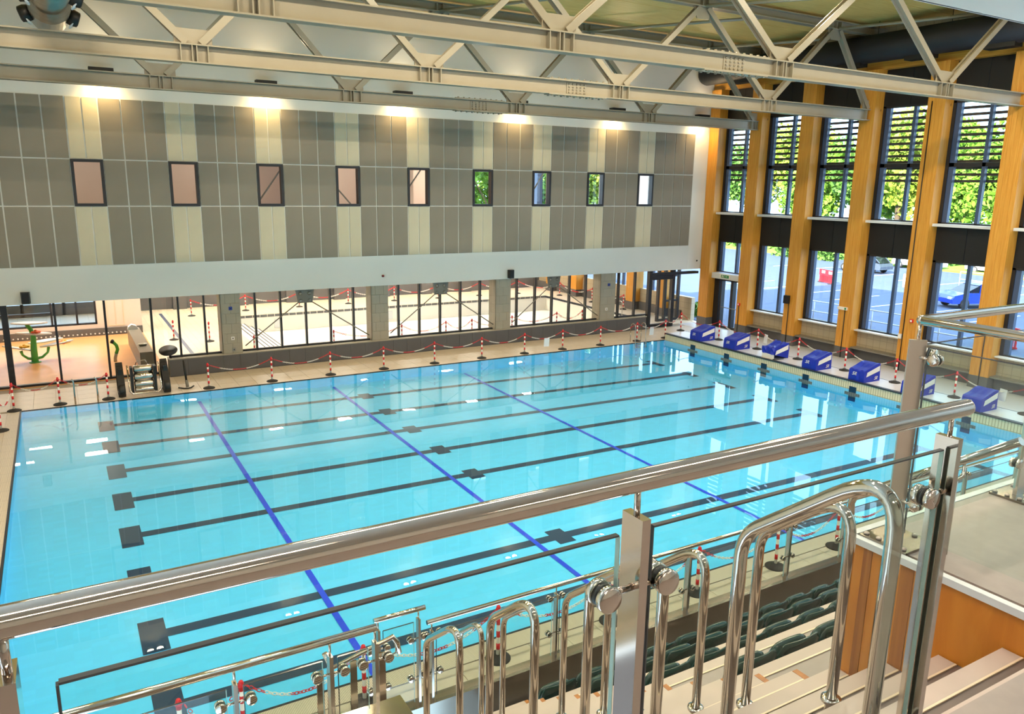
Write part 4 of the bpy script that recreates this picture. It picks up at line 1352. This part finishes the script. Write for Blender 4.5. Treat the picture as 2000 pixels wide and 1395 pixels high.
# posts in the learner hall
G7 = 'striped posts around the learner pool'
G8 = 'chains around the learner pool'
lp = [(7.0, 32.6), (9.8, 33.2), (12.7, 33.3), (15.5, 33.3), (18.3, 33.3), (21.1, 33.2), (23.9, 33.2), (26.6, 33.0), (28.6, 31.2), (28.8, 28.0), (28.8, 25.0)]
ll = []
for i, (x, y) in enumerate(lp):
    ll.append(striped_post(x, y, '%s striped post from the left on the far side of the learner pool' % ORD[i], G7))
for i in range(len(lp) - 1):
    chain(ll[i], ll[i + 1], 0.35, 'red and white chain between the %s and %s far side posts of the learner pool' % (ORD[i], ORD[i + 1]), G8, link=0.08, wire=0.011)
lq = [(5.4, 26.5), (6.7, 25.5), (7.75, 21.6), (10.9, 21.4), (13.9, 21.4), (16.0, 21.4), (17.3, 21.4), (19.4, 21.4), (21.9, 21.4), (23.4, 21.4)]
l2 = []
for i, (x, y) in enumerate(lq):
    l2.append(striped_post(x, y, '%s striped post from the left on the near side of the learner pool' % ORD[i], G7))
for i in range(3, len(lq) - 1):
    chain(l2[i], l2[i + 1], 0.3, 'red and white chain between the %s and %s near side posts of the learner pool' % (ORD[i], ORD[i + 1]), G8, link=0.08, wire=0.009)

# starting blocks under blue covers
LET = text_mesh('SR', 0.17, 'white_plastic', 0.4)
def start_block(y, label, crumpled=False):
    t = thing('starting_block', label, 'starting block', (25.05, y - 0.04, 0.3), 'covered starting blocks')
    NUx, NV = 8, 6
    prof = [(0.0, 0.0), (0.0, 0.18), (0.01, 0.39), (0.05, 0.43), (0.35, 0.50), (0.62, 0.59), (0.80, 0.62), (0.86, 0.60), (0.88, 0.40), (0.88, 0.0)]
    v, f = [], []
    rr = random.Random(int(y * 100))
    n = NV + 1
    for j, (px, pz) in enumerate(prof):
        for i in range(n):
            u = -1 + 2 * i / NV
            jx, jz = rr.uniform(-.012, .012), rr.uniform(-.012, .012)
            sag = 0.02 * (1 - u * u) * (1 if 0.05 < px < 0.8 else 0)
            qx, qz = px, pz
            if crumpled:
                jx *= 4; jz *= 4
                if px < 0.3: qz = pz * 0.6 + 0.22; qx = px + 0.05
            v.append((qx + jx, 0.31 * u * (0.97 if pz > 0.3 else 1.0), qz + jz - sag if pz > 0.1 else pz + (0.2 if crumpled and px < 0.3 else 0)))
    for j in range(len(prof) - 1):
        for i in range(NV):
            f.append((j * n + i, j * n + i + 1, (j + 1) * n + i + 1, (j + 1) * n + i))
    for i in (0, NV):
        f.append(tuple(j * n + i for j in range(len(prof))))
    MB().add(v, f, 0, False).build('block_cover', 'cover_blue', t)
    # pale flash on the flank
    s_ = -0.325 if not crumpled else -0.34
    fl = MB().prism([(0.10, 0.20), (0.80, 0.36), (0.80, 0.54), (0.14, 0.36)], s_ - 0.004, s_ + 0.004).build('cover_flash', 'white_plastic', t)
    if not crumpled:
        o = inst(LET, 'lettering', (-0.016, 0.08, 0.27), t)
        o.rotation_euler = (math.radians(90), 0, math.radians(-90))
        o2 = inst(LET, 'lettering', (0.62, -0.33, 0.12), t)
        o2.rotation_euler = (math.radians(90), 0, 0)
    else:
        B(0.04, 0.10, -0.28, 0.28, 0.0, 0.2).build('block_frame', 'white_plastic', t)
        MB().tube([(0.0, -0.32, 0.03), (0.5, -0.4, 0.03)], 0.015, 8).build('block_bar', 'black_plastic', t)
    return t
for i, y in enumerate(LANES):
    start_block(y, '%s starting block from the far end under a %s' % (ORD[i], 'crumpled slipped blue cover' if i == 2 else 'blue cover with pale flash'), i == 2)

# ladders
def grab_rails(x, y, label, w=0.6, h=0.85, inward=-1, dx=0.0):
    t = thing('pool_ladder', label, 'ladder', (x, y, 0), 'pool ladders')
    for s_ in (0, w):
        P = [Vector((s_, 0.28, 0)), Vector((s_, 0.28, h - 0.16))] + arc((s_, 0.12, h - 0.16), 0.16, 0, math.pi, 10, (0, 1, 0), (0, 0, 1)) + [Vector((s_, -0.04, 0.2)), Vector((s_, -0.12, -0.2)), Vector((s_, -0.12, -0.25))]
        MB().tube(P, 0.02, 12).build('grab_rail', 'polished', t)
    for z in (-0.06, -0.2):
        B(0, w, -0.17, -0.09, z, z + 0.02).build('ladder_tread', 'satin_steel', t)
    return t
grab_rails(23.25, 17.15, 'curved steel ladder rails in the far right corner of the pool')
t = thing('grab_posts', 'two plain steel grab posts at the far left of the pool edge', 'ladder', (1.42, 17.2, 0))
for s_ in (0, 0.62):
    MB().tube([(s_, 0, -0.01), (s_, 0, 0.72), (s_ - 0.02, -0.01, 0.78), (s_ - 0.05, -0.02, 0.8)], 0.024, 12).build('grab_post', 'polished', t)
grab_rails(26.4, 23.0, 'curved white ladder rails beside the learner pool', 0.7)

# cleaning machine with tracks
t = thing('pool_cleaner', 'chrome pool cleaning machine on black tracked wheels by the pool edge', 'machine', (3.4, 17.75, 0))
for s_, nm in ((-0.66, 0), (0.66, 1)):
    m = MB()
    P = [Vector((s_, -0.42, 0.16)), Vector((s_, -0.30, 0.05)), Vector((s_, 0.25, 0.05)), Vector((s_, 0.42, 0.2)), Vector((s_, 0.40, 0.85)), Vector((s_, 0.3, 0.98)), Vector((s_, 0.15, 0.9)), Vector((s_, -0.38, 0.3)), Vector((s_, -0.42, 0.16))]
    for a, b in zip(P[:-1], P[1:]):
        m.bar(a, b, 0.20, 0.09, (1, 0, 0.001)) if False else m.bar(a, b, 0.09, 0.20, (1, 0, 0))
    tr = m.build('track', 'rubber', t)
    MB().lathe((s_ - 0.09, -0.25, 0.22), [(0.2, 0), (0.22, 0.03), (0.22, 0.15), (0.2, 0.18)], 18, axis=(1, 0, 0)).build('wheel', 'black_plastic', t)
    B(s_ - 0.05, s_ + 0.05, -0.1, 0.32, 0.2, 0.86).build('side_guard', 'black_plastic', t)
MB().tube([(-0.46, -0.2, 1.0), (-0.44, -0.38, 0.2), (-0.36, -0.42, 0.10), (0.4, -0.42, 0.10), (0.5, -0.38, 0.22), (0.46, -0.1, 1.02)], 0.026, 12).build('tube_frame', 'polished', t)
for k, (z, r) in enumerate(((0.84, 0.12), (0.60, 0.14), (0.36, 0.13), (0.18, 0.10))):
    MB().lathe((-0.28, -0.12 - 0.03 * k, z), [(r * 0.7, 0), (r, 0.03), (r, 0.53), (r * 0.7, 0.56)], 18, axis=(1, 0, 0)).build('roller', 'polished' if k % 2 else 'satin_steel', t)
for s_ in (-0.34, 0.34):
    B(s_ - 0.04, s_ + 0.04, -0.28, 0.05, 0.1, 0.92).build('roller_cheek', 'black_plastic', t)
MB().tube([(-0.2, 0.1, 0.9), (-0.15, 0.05, 1.06), (0.1, 0.05, 1.08), (0.2, 0.1, 0.9)], 0.015, 10).build('carry_handle', 'polished', t)
# black dish leaning on the sill
t = thing('black_dish', 'round black dish on a short stalk at the glass behind the cleaning machine', 'dish', (4.62, 19.75, 0.64))
MB().lathe((-0.2, -0.02, 0.28), [(0.02, -0.08), (0.18, -0.07), (0.30, 0.0), (0.31, 0.02)], 22, axis=(-0.1, -0.42, 0.9)).build('dish_bowl', 'black_plastic', t)
MB().tube([(-0.12, 0.02, 0.0), (-0.17, 0.01, 0.22)], 0.03, 8).build('dish_stalk', 'black_plastic', t)
# squeegee
t = thing('floor_squeegee', 'black floor squeegee standing on the deck right of the cleaning machine', 'squeegee', (4.71, 17.67, 0))
MB().tube([(-0.04, 0.25, 0.92), (-0.02, 0.06, 0.28)], 0.035, 10).build('handle', 'black_plastic', t)
MB().tube([(-0.02, 0.06, 0.28), (0.0, 0.0, 0.05)], 0.05, 10).build('handle_socket', 'counter_grey', t)
MB().tube([(-0.28, 0.05, 0.05), (-0.12, -0.05, 0.03), (0.0, -0.07, 0.025), (0.1, -0.04, 0.03), (0.2, 0.06, 0.06)], 0.025, 8).build('blade', 'black_plastic', t)
# notices hanging from the chains
for i, (x, y, z, w, rot, lb) in enumerate(((18.75, 17.40, 0.20, 0.26, 0, 'pale paper notice hanging on the chain along the far edge'), (26.12, 12.3, 0.62, 0.26, 1.25, 'pale paper notice on the chain behind the slipped cover'), (24.45, 17.42, 0.22, 0.24, 0.05, 'faint paper notice on the chain at the far right corner'), (26.1, 2.9, 0.55, 0.26, 1.3, 'paper notice hanging near the nearest starting block'))):
    o = tag(B(-w / 2, w / 2, -0.002, 0.002, 0, 0.37).build('paper_notice', 'paper'), lb, 'notice', 'notices on the chains')
    o.location = (x, y, z); o.rotation_euler = (0.08, 0, rot)
# wall speakers and small devices
def speaker(loc, label, rot=0):
    t = thing('wall_speaker', label, 'speaker', loc, 'black wall speakers')
    t.rotation_euler = (0, 0, rot)
    MB().prism([(-0.13, 0.0), (0.13, 0.0), (0.10, -0.16), (-0.10, -0.16)], -0.18, 0.18, 'z').build('cabinet', 'black_plastic', t)
    B(-0.095, 0.095, -0.172, -0.16, -0.16, 0.16).build('grille', 'black_fabric', t)
    B(-0.04, 0.04, 0.0, 0.05, -0.06, 0.06).build('bracket', 'black_plastic', t)
speaker((0.37, YF - 0.06, 3.07), 'black wall speaker on the white band at the far left')
speaker((18.16, YF - 0.06, 3.06), 'black wall speaker on the white band above the glazed screen')
speaker((XR - 0.06, 13.9, 2.05), 'black wall speaker on the second timber column', -math.pi / 2)
t = thing('fire_sounder', 'small dark red alarm sounder on the white band', 'alarm', (12.38, YF, 3.22))
MB().lathe((0, 0, 0), [(0.05, 0), (0.05, 0.03), (0.04, 0.07), (0.02, 0.08)], 14, axis=(0, -1, 0)).build('sounder_body', 'dark_red', t)
for i, (x, z, m_, lb) in enumerate(((6.58, 2.3, 'device_blue', 'small blue push device high on the left tiled pillar'), (6.6, 1.2, 'white_plastic', 'small white socket low on the left tiled pillar'), (23.6, 2.3, 'device_blue', 'small blue push device high on the right tiled pillar'), (23.5, 1.15, 'white_plastic', 'small white socket low on the right tiled pillar'), (6.62, 0.78, 'grey_metal', 'grey metal outlet at the foot of the left tiled pillar'))):
    t = thing('wall_device', lb, 'device', (x, 19.63, z), 'small devices on the pillars')
    B(-0.06, 0.06, -0.03, 0, -0.06, 0.06).build('device_plate', m_, t)
    MB().lathe((0, -0.03, 0), [(0.022, 0), (0.022, 0.012)], 10, axis=(0, -1, 0)).build('device_button', 'edge_dark', t)
tag(MB().lathe((28.95, YF - 0.002, 3.25), [(0.04, 0), (0.04, 0.03), (0.03, 0.05)], 12, axis=(0, -1, 0)).build('wall_sensor', 'black_plastic'), 'tiny black sensor on the white wall beside the corner column', 'sensor')
t = thing('exit_sign', 'green exit sign above the far corner door', 'sign', (29.38, 17.95, 2.60))
B(-0.03, 0.02, -0.34, 0.34, -0.09, 0.09).build('sign_box', 'white_plastic', t)
B(-0.034, -0.03, -0.26, 0.26, -0.07, 0.07).build('sign_face', 'sign_green', t)
for (a, b, c, d) in ((0.05, 0.09, -0.05, 0.02), (0.055, 0.085, 0.03, 0.055), (-0.16, -0.04, -0.012, 0.012), (0.14, 0.2, -0.05, 0.05)):
    B(-0.036, -0.034, a, b, c, d).build('pictogram', 'white_plastic', t)
for i, (y, z, lb) in enumerate(((11.1, 2.05, 'white emergency light box on the third timber column'), (5.2, 2.05, 'white emergency light box on the fifth timber column'))):
    t = thing('emergency_light', lb, 'lamp', (XR - 0.03, y, z), 'emergency lights on the columns')
    B(-0.04, 0.03, -0.22, 0.22, -0.06, 0.06).build('light_case', 'white_plastic', t)
    B(-0.044, -0.04, -0.2, -0.12, -0.04, 0.04).build('pictogram', 'sign_green', t)
for i, (y, z0, z1, lb) in enumerate(((13.85, 0.0, 1.9, 'black cable conduit under the speaker on the second timber column'), (10.98, 0.0, 2.0, 'black cable conduit under the light on the third timber column'), (8.35, 0.0, 10.0, 'tall black cable conduit on the fourth timber column'), (16.75, 0.1, 1.4, 'short black conduit on the first timber column'), (5.3, 0.0, 2.0, 'black cable conduit on the fifth timber column'))):
    tag(MB().tube([(XR - 0.02, y, z0), (XR - 0.02, y, z1)], 0.018, 8).build('cable_conduit', 'black_plastic'), lb, 'conduit', 'conduits on the columns')
for i, (y, z, lb) in enumerate(((16.75, 1.42, 'red call point on the first timber column'), (8.05, 2.0, 'red call point on the fourth timber column'))):
    t = thing('call_point', lb, 'alarm', (XR - 0.02, y, z), 'red call points')
    B(-0.05, 0.02, -0.06, 0.06, -0.06, 0.06).build('call_point_case', 'red_plastic', t)
    B(-0.054, -0.05, -0.035, 0.035, -0.035, 0.035).build('call_point_face', 'white_plastic', t)
t = thing('door_closer_box', 'white junction box on the conduit of the fourth timber column', 'box', (XR - 0.02, 8.44, 1.35))
B(-0.06, 0.02, -0.06, 0.06, -0.09, 0.09).build('box_lid', 'white_plastic', t)

# ================================================================== SPLASH ROOM TOYS
t = thing('water_tree', 'green water play tree with leaf trays in the splash room', 'play feature', (0.27, 24.2, 0))
MB().tube([(0, 0, 0), (0, 0, 0.5), (0.03, 0, 1.0), (-0.02, 0, 1.25), (-0.14, 0, 1.46)], 0.09, 14, rads=[0.12, 0.11, 0.09, 0.075, 0.07]).build('stem', 'green_plastic', t)
MB().lathe((0, 0, 0), [(0.2, 0), (0.2, 0.02), (0.13, 0.03)], 16).build('stem_base', 'green_plastic', t)
for (a, b, zz) in ((-0.42, 0.1, 0.46), (0.48, 0.3, 0.50)):
    br = MB().tube([(0, 0, 0.14), (a * 0.5, b * 0.3, 0.16), (a * 0.9, b * 0.8, 0.30), (a, b, zz)], 0.05, 10, rads=[0.06, 0.05, 0.045, 0.06]).build('branch', 'green_plastic', t)
for (cx, cy, cz, rot, tilt, mt) in ((-0.05, 0, 1.5, 0.1, 0.05, 'white_plastic'), (0.06, 0.0, 1.10, 0.1, 0.1, 'white_plastic'), (-0.46, 0.1, 0.55, 0.4, 0.3, 'white_plastic'), (0.75, 0.3, 0.60, -0.2, -0.18, 'white_plastic'), (0.4, 0.5, 0.7, 0.0, -0.1, 'white_plastic')):
    v = []
    n_ = 16
    for i in range(n_):
        q = 2 * math.pi * i / n_
        rr_ = 0.46 * (abs(math.cos(q)) ** 1.5) + 0.13
        v.append((rr_ * math.cos(q), 0.3 * math.sin(q)))
    lf_ = MB().prism(v, -0.02, 0.025, 'z').build('leaf_tray', mt, t)
    lf_.location = (cx, cy, cz); lf_.rotation_euler = (0.0, tilt, rot)
for (cx, cy, cz, m_) in ((-0.30, 0.05, 0.62, 'yellow_plastic'), (0.95, 0.3, 0.62, 'orange_plastic'), (1.05, 0.3, 0.64, 'yellow_plastic'), (0.12, -0.05, 1.16, 'orange_plastic')):
    m = MB()
    for k in range(5):
        q = 2 * math.pi * k / 5
        m.ball((cx + 0.10 * math.cos(q), cy + 0.10 * math.sin(q), cz), 0.085, 0.085, 0.05, 8, 6)
    m.ball((cx, cy, cz + 0.03), 0.06, n=8, m=6)
    m.build('flower', m_, t)
t = thing('water_spout', 'bent green water spout on the splash room floor', 'play feature', (2.9, 23.1, 0))
MB().tube([(0, 0, 0), (0.0, 0, 0.12), (0.05, 0, 0.30)], 0.06, 12).build('spout_foot', 'pillar_tile', t)
MB().tube([(0.05, 0, 0.30), (0.11, 0, 0.46), (0.08, 0, 0.62), (-0.03, 0, 0.76)], 0.062, 12).build('spout_tube', 'green_plastic', t)
MB().lathe((-0.03, 0, 0.76), [(0.075, -0.02), (0.085, 0.05), (0.05, 0.08)], 12, axis=(-0.8, 0, 0.5)).build('spout_mouth', 'black_plastic', t)
m = MB().lathe((3.82, 22.2, 0.7), [(0.12, 0), (0.16, 0.05), (0.15, 0.08)], 14)
tag(m.build('drain_bowl', 'grey_metal'), 'grey metal bowl on the low counter wall', 'bowl')
tag(MB().prism([(-0.2, 0), (0.2, 0), (0.12, 0.14), (-0.05, 0.2), (-0.18, 0.1)], -0.15, 0.15, 'y').build('towel_pile', 'paper'), 'crumpled pale towel on the far end of the counter wall', 'towel')
bpy.data.objects['towel_pile'].location = (3.8, 26.0, 0.7)

# ================================================================== OUTDOORS
gr = tag(B(30.2, 160, -60, 140, -0.5, -0.12).build('ground', 'asphalt'), 'grey asphalt car park outside the window wall', 'ground', kind='structure')
B(69, 160, -60, 140, -0.12, 0.05).build('grass_verge', 'grass', gr)
B(30.2, 33.0, -20, 40, -0.12, -0.02).build('paving', 'asphalt', gr)
for k in range(9):
    y = 8 + k * 3.0
    B(44, 49, y - 0.06, y + 0.06, -0.12, -0.115).build('bay_line', 'line_white', gr)
    B(58, 63, y + 8 - 0.06, y + 8.06, -0.12, -0.115).build('bay_line', 'line_white', gr)
tag(B(-20, 30.1, 36.4, 150, -0.5, -0.14).build('ground_north', 'grass'), 'green lawn beyond the learner pool', 'ground', kind='structure')

def leaf_mesh(name, m_, n_, rx, rz, seed, size):
    r = random.Random(seed)
    v, f = [], []
    blobs = [(r.uniform(-.55, .55) * rx, r.uniform(-.55, .55) * rx, r.uniform(-.55, .6) * rz, r.uniform(.35, .6)) for _ in range(16)]
    for k in range(n_):
        bx, by, bz, bs = blobs[k % 16]
        while True:
            a, b, c = r.uniform(-1, 1), r.uniform(-1, 1), r.uniform(-1, 1)
            d2_ = a * a + b * b + c * c
            if 0.25 < d2_ < 1: break
        p = Vector((bx + a * rx * bs, by + b * rx * bs, bz + c * rz * bs))
        d1 = Vector((r.uniform(-1, 1), r.uniform(-1, 1), r.uniform(-1, 1))).normalized() * size * r.uniform(.6, 1.2)
        d2v = d1.cross(Vector((r.uniform(-1, 1), r.uniform(-1, 1), r.uniform(-1, 1)))).normalized() * size * 0.6
        o = len(v)
        v += [p - d1, p + d2v, p + d1, p - d2v]
        f.append((o, o + 1, o + 2, o + 3))
    return MB().add(v, f).mesh(name, m_)
TL = [leaf_mesh('crown', 'leaf_a', 5200, 3.6, 4.6, 1, 0.30), leaf_mesh('crown', 'leaf_b', 5200, 3.8, 4.4, 2, 0.30), leaf_mesh('crown', 'leaf_c', 5200, 3.4, 4.8, 3, 0.28)]
TT = MB().tube([(0, 0, -0.3), (0.1, 0, 2.5), (-0.1, 0.1, 6.0), (0.1, 0, 9.0)], 0.3, 8, rads=[0.34, 0.26, 0.18, 0.08]).mesh('trunk', 'bark')
def tree(x, y, s, kind, label, grp='trees beyond the car park'):
    t = thing('leafy_tree', label, 'tree', (x, y, 0), grp, rotz=x * 1.7)
    t.scale = (s, s, s)
    inst(TT, 'trunk', (0, 0, 0), t)
    inst(TL[kind % 3], 'crown', (0, 0, 7.2), t)
for i in range(11):
    y = 66 - i * 5.4
    tree(76 + (i * 37 % 5) - 2, y, 1.0 + 0.12 * (i * 7 % 3), i, '%s tree from the left in the bright green row beyond the car park' % ORD[i])
for i in range(5):
    tree(88, 60 - i * 10.5, 1.25, i + 1, '%s tall tree from the left behind the green row' % ORD[i])
for i, (x, y) in enumerate(((34, 48), (41, 52), (48, 57), (27, 46))):
    tree(x, y, 0.95, i, '%s tree north of the building seen through the small windows' % ORD[i], 'trees north of the building')
HB = leaf_mesh('foliage', 'leaf_b', 900, 0.7, 0.45, 9, 0.10)
for i, (x, y, s) in enumerate(((31.6, 14.9, 1.0), (31.8, 13.1, 0.8), (31.7, 11.6, 1.0), (31.9, 9.4, 0.7), (32.2, 17.8, 1.0), (31.5, 22.0, 1.2), (68.2, 21, 2.2), (68.4, 18, 2.2), (68.3, 15, 2.2), (68.0, 47, 2.4), (68.3, 42, 2.2), (73, 58, 3.6), (73.5, 52, 3.6), (73, 46.5, 3.6), (73.5, 40, 3.4), (73, 34.5, 3.4), (73.5, 64, 3.6))):
    t = thing('low_shrub', '%s low green shrub outside, counted outward from the building' % ORD[i], 'shrub', (x, y, 0.15), 'shrubs outside the windows')
    t.scale = (s, s, s)
    inst(HB, 'foliage', (0, 0, 0.1), t)
    MB().tube([(0, 0, -0.3), (0.05, 0, 0.2)], 0.03, 6).build('stem', 'bark', t)

def car(x, y, rot, m_, label):
    t = thing('parked_car', label, 'car', (x, y, -0.12), 'cars in the car park', rotz=rot)
    body = MB()
    prof = [(-2.15, 0.35), (-2.2, 0.62), (-2.05, 0.86), (-1.2, 0.95), (1.35, 0.95), (2.05, 0.80), (2.2, 0.6), (2.15, 0.32)]
    body.prism(prof, -0.88, 0.88, 'y').build('car_body', m_, t)
    MB().prism([(-1.95, 0.9), (-1.35, 1.40), (0.25, 1.46), (1.25, 0.95)], -0.72, 0.72, 'y').build('cabin', 'car_glass', t)
    MB().prism([(-1.45, 1.36), (-1.3, 1.44), (0.2, 1.50), (0.42, 1.40)], -0.70, 0.70, 'y').build('roof', m_, t)
    for (a, b, c) in ((-1.95, -1.35, 0.06), (-0.55, -0.50, 0.06), (0.32, 1.25, 0.06)):
        for s_ in (-0.725, 0.725):
            MB().bar((a, s_, 0.93), (b, s_, 1.42) if b < 1 else (0.3, s_, 1.44), 0.03, c).build('pillar', m_, t)
    for wx in (-1.35, 1.35):
        for s_ in (-1, 1):
            w_ = MB().lathe((wx, s_ * 0.70, 0.32), [(0.20, 0), (0.32, 0.02), (0.32, 0.18), (0.22, 0.2)], 18, axis=(0, s_, 0)).build('wheel', 'rubber', t)
            MB().lathe((wx, s_ * 0.895, 0.32), [(0.21, 0), (0.19, 0.01)], 14, axis=(0, s_, 0)).build('hub', 'hub_silver', w_)
    for s_ in (-0.6, 0.6):
        B(2.12, 2.2, s_ - 0.18, s_ + 0.18, 0.58, 0.72).build('head_lamp', 'sill_white', t)
    return t
car(62.0, 33.6, math.pi / 2, 'car_grey', 'dark grey parked car seen through the middle window bays')
car(69.0, 33.0, math.pi * 0.48, 'car_white', 'bright white parked car behind the dark grey car')
car(71.0, 27.3, math.pi / 2, 'car_white', 'white parked car further right beyond the low fence')
car(50.0, 17.2, 2.75, 'car_blue', 'blue car parked close to the building behind the fifth column')
def barrier(x, y, rot, label):
    t = thing('plastic_barrier', label, 'barrier', (x, y, -0.12), 'red plastic barriers', rotz=rot)
    MB().box(-1.0, 1.0, -0.04, 0.04, 0.55, 1.0).build('barrier_board', 'red_plastic', t)
    for k in range(12):
        B(-0.95 + k * 0.165, -0.88 + k * 0.165, -0.03, 0.03, 0.1, 0.55).build('barrier_bar', 'red_plastic', t)
    for (a, b) in ((-0.75, -0.3), (0.2, 0.65)):
        B(a, b, -0.05, 0.05, 0.72, 0.92).build('reflector', 'white_plastic', t)
    B(-1.0, 1.0, -0.04, 0.04, 0.05, 0.14).build('bottom_rail', 'red_plastic', t)
    for a in (-0.7, 0.7):
        B(a - 0.1, a + 0.1, -0.25, 0.25, 0.0, 0.06).build('barrier_foot', 'rubber', t)
barrier(51.5, 29.2, 1.2, 'red plastic road barrier behind the third window bay')
barrier(38.5, 9.6, 1.3, 'red plastic road barrier beside the corner of the platform rail')
barrier(39.0, 7.3, 1.5, 'red plastic road barrier at the right edge of the window wall')
for i, (x, y0, y1, lb) in enumerate(((36.5, 9.5, 20.0, 'pale tubular guard rail along the path outside'), (60.0, 10.0, 24.0, 'low white fence across the car park'))):
    t = thing('guard_rail', lb, 'fence', (x, y0, -0.12), 'rails outside')
    for z in (0.5, 1.05):
        MB().tube([(0, 0, z), (0, y1 - y0, z)], 0.03, 8).build('rail', 'sill_white', t)
    for k in range(int((y1 - y0) / 1.75) + 1):
        MB().tube([(0, k * 1.75, 0), (0, k * 1.75, 1.05)], 0.03, 8).build('rail_post', 'sill_white', t)
for i, (x, y) in enumerate(((55.0, 25.2), (56.5, 19.5))):
    t = thing('car_park_bollard', '%s white bollard standing in the car park' % ['left', 'right'][i], 'bollard', (x, y, -0.12), 'white bollards outside')
    MB().lathe((0, 0, 0), [(0.1, 0), (0.1, 0.9), (0.06, 0.98)], 12).build('bollard_body', 'line_white', t)
    MB().lathe((0, 0, 0.6), [(0.105, 0), (0.105, 0.12)], 12).build('reflective_band', 'sill_white', t)
